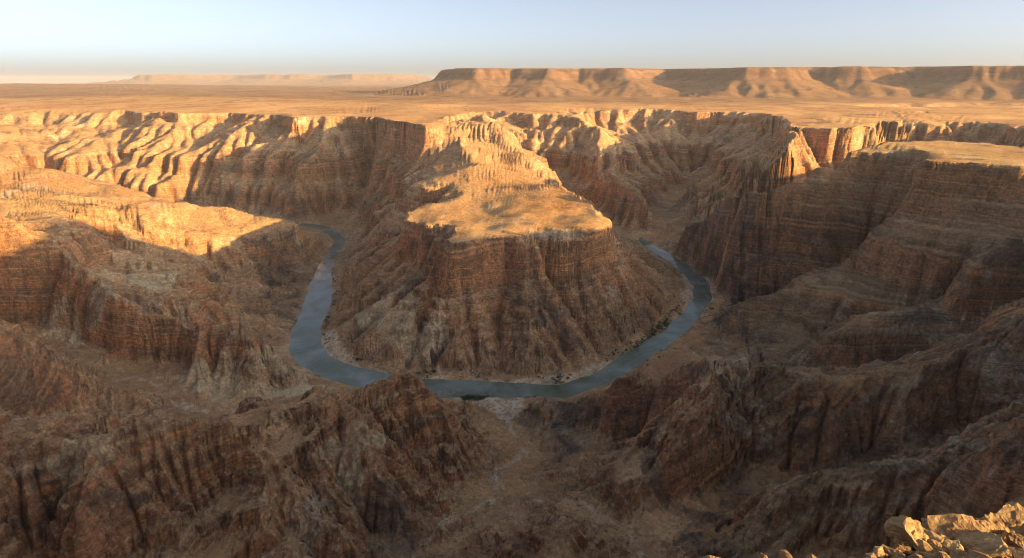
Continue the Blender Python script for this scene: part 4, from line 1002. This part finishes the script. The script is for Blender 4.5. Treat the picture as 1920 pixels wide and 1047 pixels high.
def shrub_meshes(rng, leaves, mat):
    v = []; f = []
    lobes = [(rng.normal(size=2) * 0.38).tolist() + [rng.uniform(0.35, 0.8), rng.uniform(0.3, 0.5)] for _ in range(5)]
    for _ in range(leaves):
        lx, ly, lz, lr = lobes[rng.integers(5)]
        d = rng.normal(size=3); d /= np.linalg.norm(d); c = np.array([lx, ly, lz]) + d * lr * rng.uniform(0.6, 1.05)
        a = rng.normal(size=3); a /= np.linalg.norm(a); b_ = np.cross(a, rng.normal(size=3)); b_ /= np.linalg.norm(b_)
        s = rng.uniform(0.07, 0.15); k = len(v)
        v += [tuple(c - a * s), tuple(c + b_ * s * 0.6), tuple(c + a * s), tuple(c - b_ * s * 0.6)]; f.append((k, k + 1, k + 2, k + 3))
    fol = mesh_of('foliage', np.array(v), f, mat)
    v = []; f = []
    for lx, ly, lz, lr in lobes:
        k = len(v); v += [(-0.03, 0, -0.15), (0.03, 0, -0.15), (0, 0.05, -0.15), (lx, ly, lz)]; f += [(k, k + 1, k + 3), (k + 1, k + 2, k + 3), (k + 2, k, k + 3)]
    return fol, mesh_of('stem', np.array(v), f, MAT['twig'])
GREEN = [shrub_meshes(rng, 150, MAT['green']) for _ in range(4)]
DRY = [shrub_meshes(rng, 110, MAT['dry']) for _ in range(4)]
def shrub(kind, x, y, s, label, group, name='shrub'):
    fol, stem = kind[rng.integers(4)]
    e = bpy.data.objects.new(name, None); COL.objects.link(e); e.location = (x, y, ground_z(x, y)); e.scale = (s, s, s * rng.uniform(0.75, 1.1)); e.rotation_euler = (0, 0, rng.uniform(0, 6.28))
    e.empty_display_size = 0.5
    for n_, m_ in (('foliage', fol), ('stem', stem)):
        o = bpy.data.objects.new(n_, m_); COL.objects.link(o); o.parent = e
    tag(e, label, 'shrub', group)
def in_area(poly, n, smin, smax, label, group, kind):
    xs = [p[0] for p in poly]; ys = [p[1] for p in poly]; c = 0; tries = 0
    while c < n and tries < 4000:
        tries += 1
        x = rng.uniform(min(xs), max(xs)); y = rng.uniform(min(ys), max(ys))
        if not in_poly(np.array([x]), np.array([y]), poly)[0] or ground_z(x, y) < 0.1: continue
        shrub(kind, x, y, rng.uniform(smin, smax), label, group); c += 1
in_area(VEG['mouth'], 40, 2.8, 5.2, 'dense green shrub on the flat where the dry creek meets the river', 'shrubs at the creek mouth', GREEN)
in_area(VEG['right'], 36, 2.4, 4.8, 'dense dark green shrub in the thick belt on the right inner bank', 'belt of shrubs on the right inner bank', GREEN)
cnt = 0
while cnt < 150:
    t = rng.choice([rng.uniform(10, 16), rng.uniform(17, 25.5)], p=[0.3, 0.7]); p, n_ = along(RIVER, t)
    hw_ = float(np.interp(t, np.arange(len(RIVER)), RIVER_HALF)); x, y = p + n_ * (hw_ + rng.uniform(3, 20)) * (1 if rng.random() < 0.8 else -1)
    if gnoise(np.array([x / 55]), np.array([y / 55]), 260)[0] < -0.05 or not 0.2 < ground_z(x, y) < 9: continue
    arm = 'left arm of the river' if t < 15.5 else 'front bend of the river' if t < 21 else 'right arm of the river'
    foot = 'on the inner bank below the mesa' if in_poly(np.array([x]), np.array([y]), INNER)[0] else 'on the outer bank facing the mesa'
    shrub(GREEN, x, y, rng.uniform(2.0, 4.6), 'green shrub ' + foot + ', ' + arm, 'shrubs ' + foot + ', ' + arm); cnt += 1
cnt = 0
while cnt < 120:
    side = 'creek' if rng.random() < 0.6 else 'creekr'; L = VALLEYS[side]; p, n_ = along(L, rng.uniform(0.3, len(L) - 1.3)); x, y = p + n_ * rng.normal() * 13
    if gnoise(np.array([x / 30]), np.array([y / 30]), 265)[0] < -0.1: continue
    shrub(DRY, x, y, rng.uniform(0.8, 2.0), 'olive scrub bush beside the ' + ('main dry creek bed leading to the river' if side == 'creek' else 'right-hand branch of the dry creek bed'), 'scrub along the ' + ('main dry creek' if side == 'creek' else 'side branch of the creek')); cnt += 1

print('done', time.time() - T0)
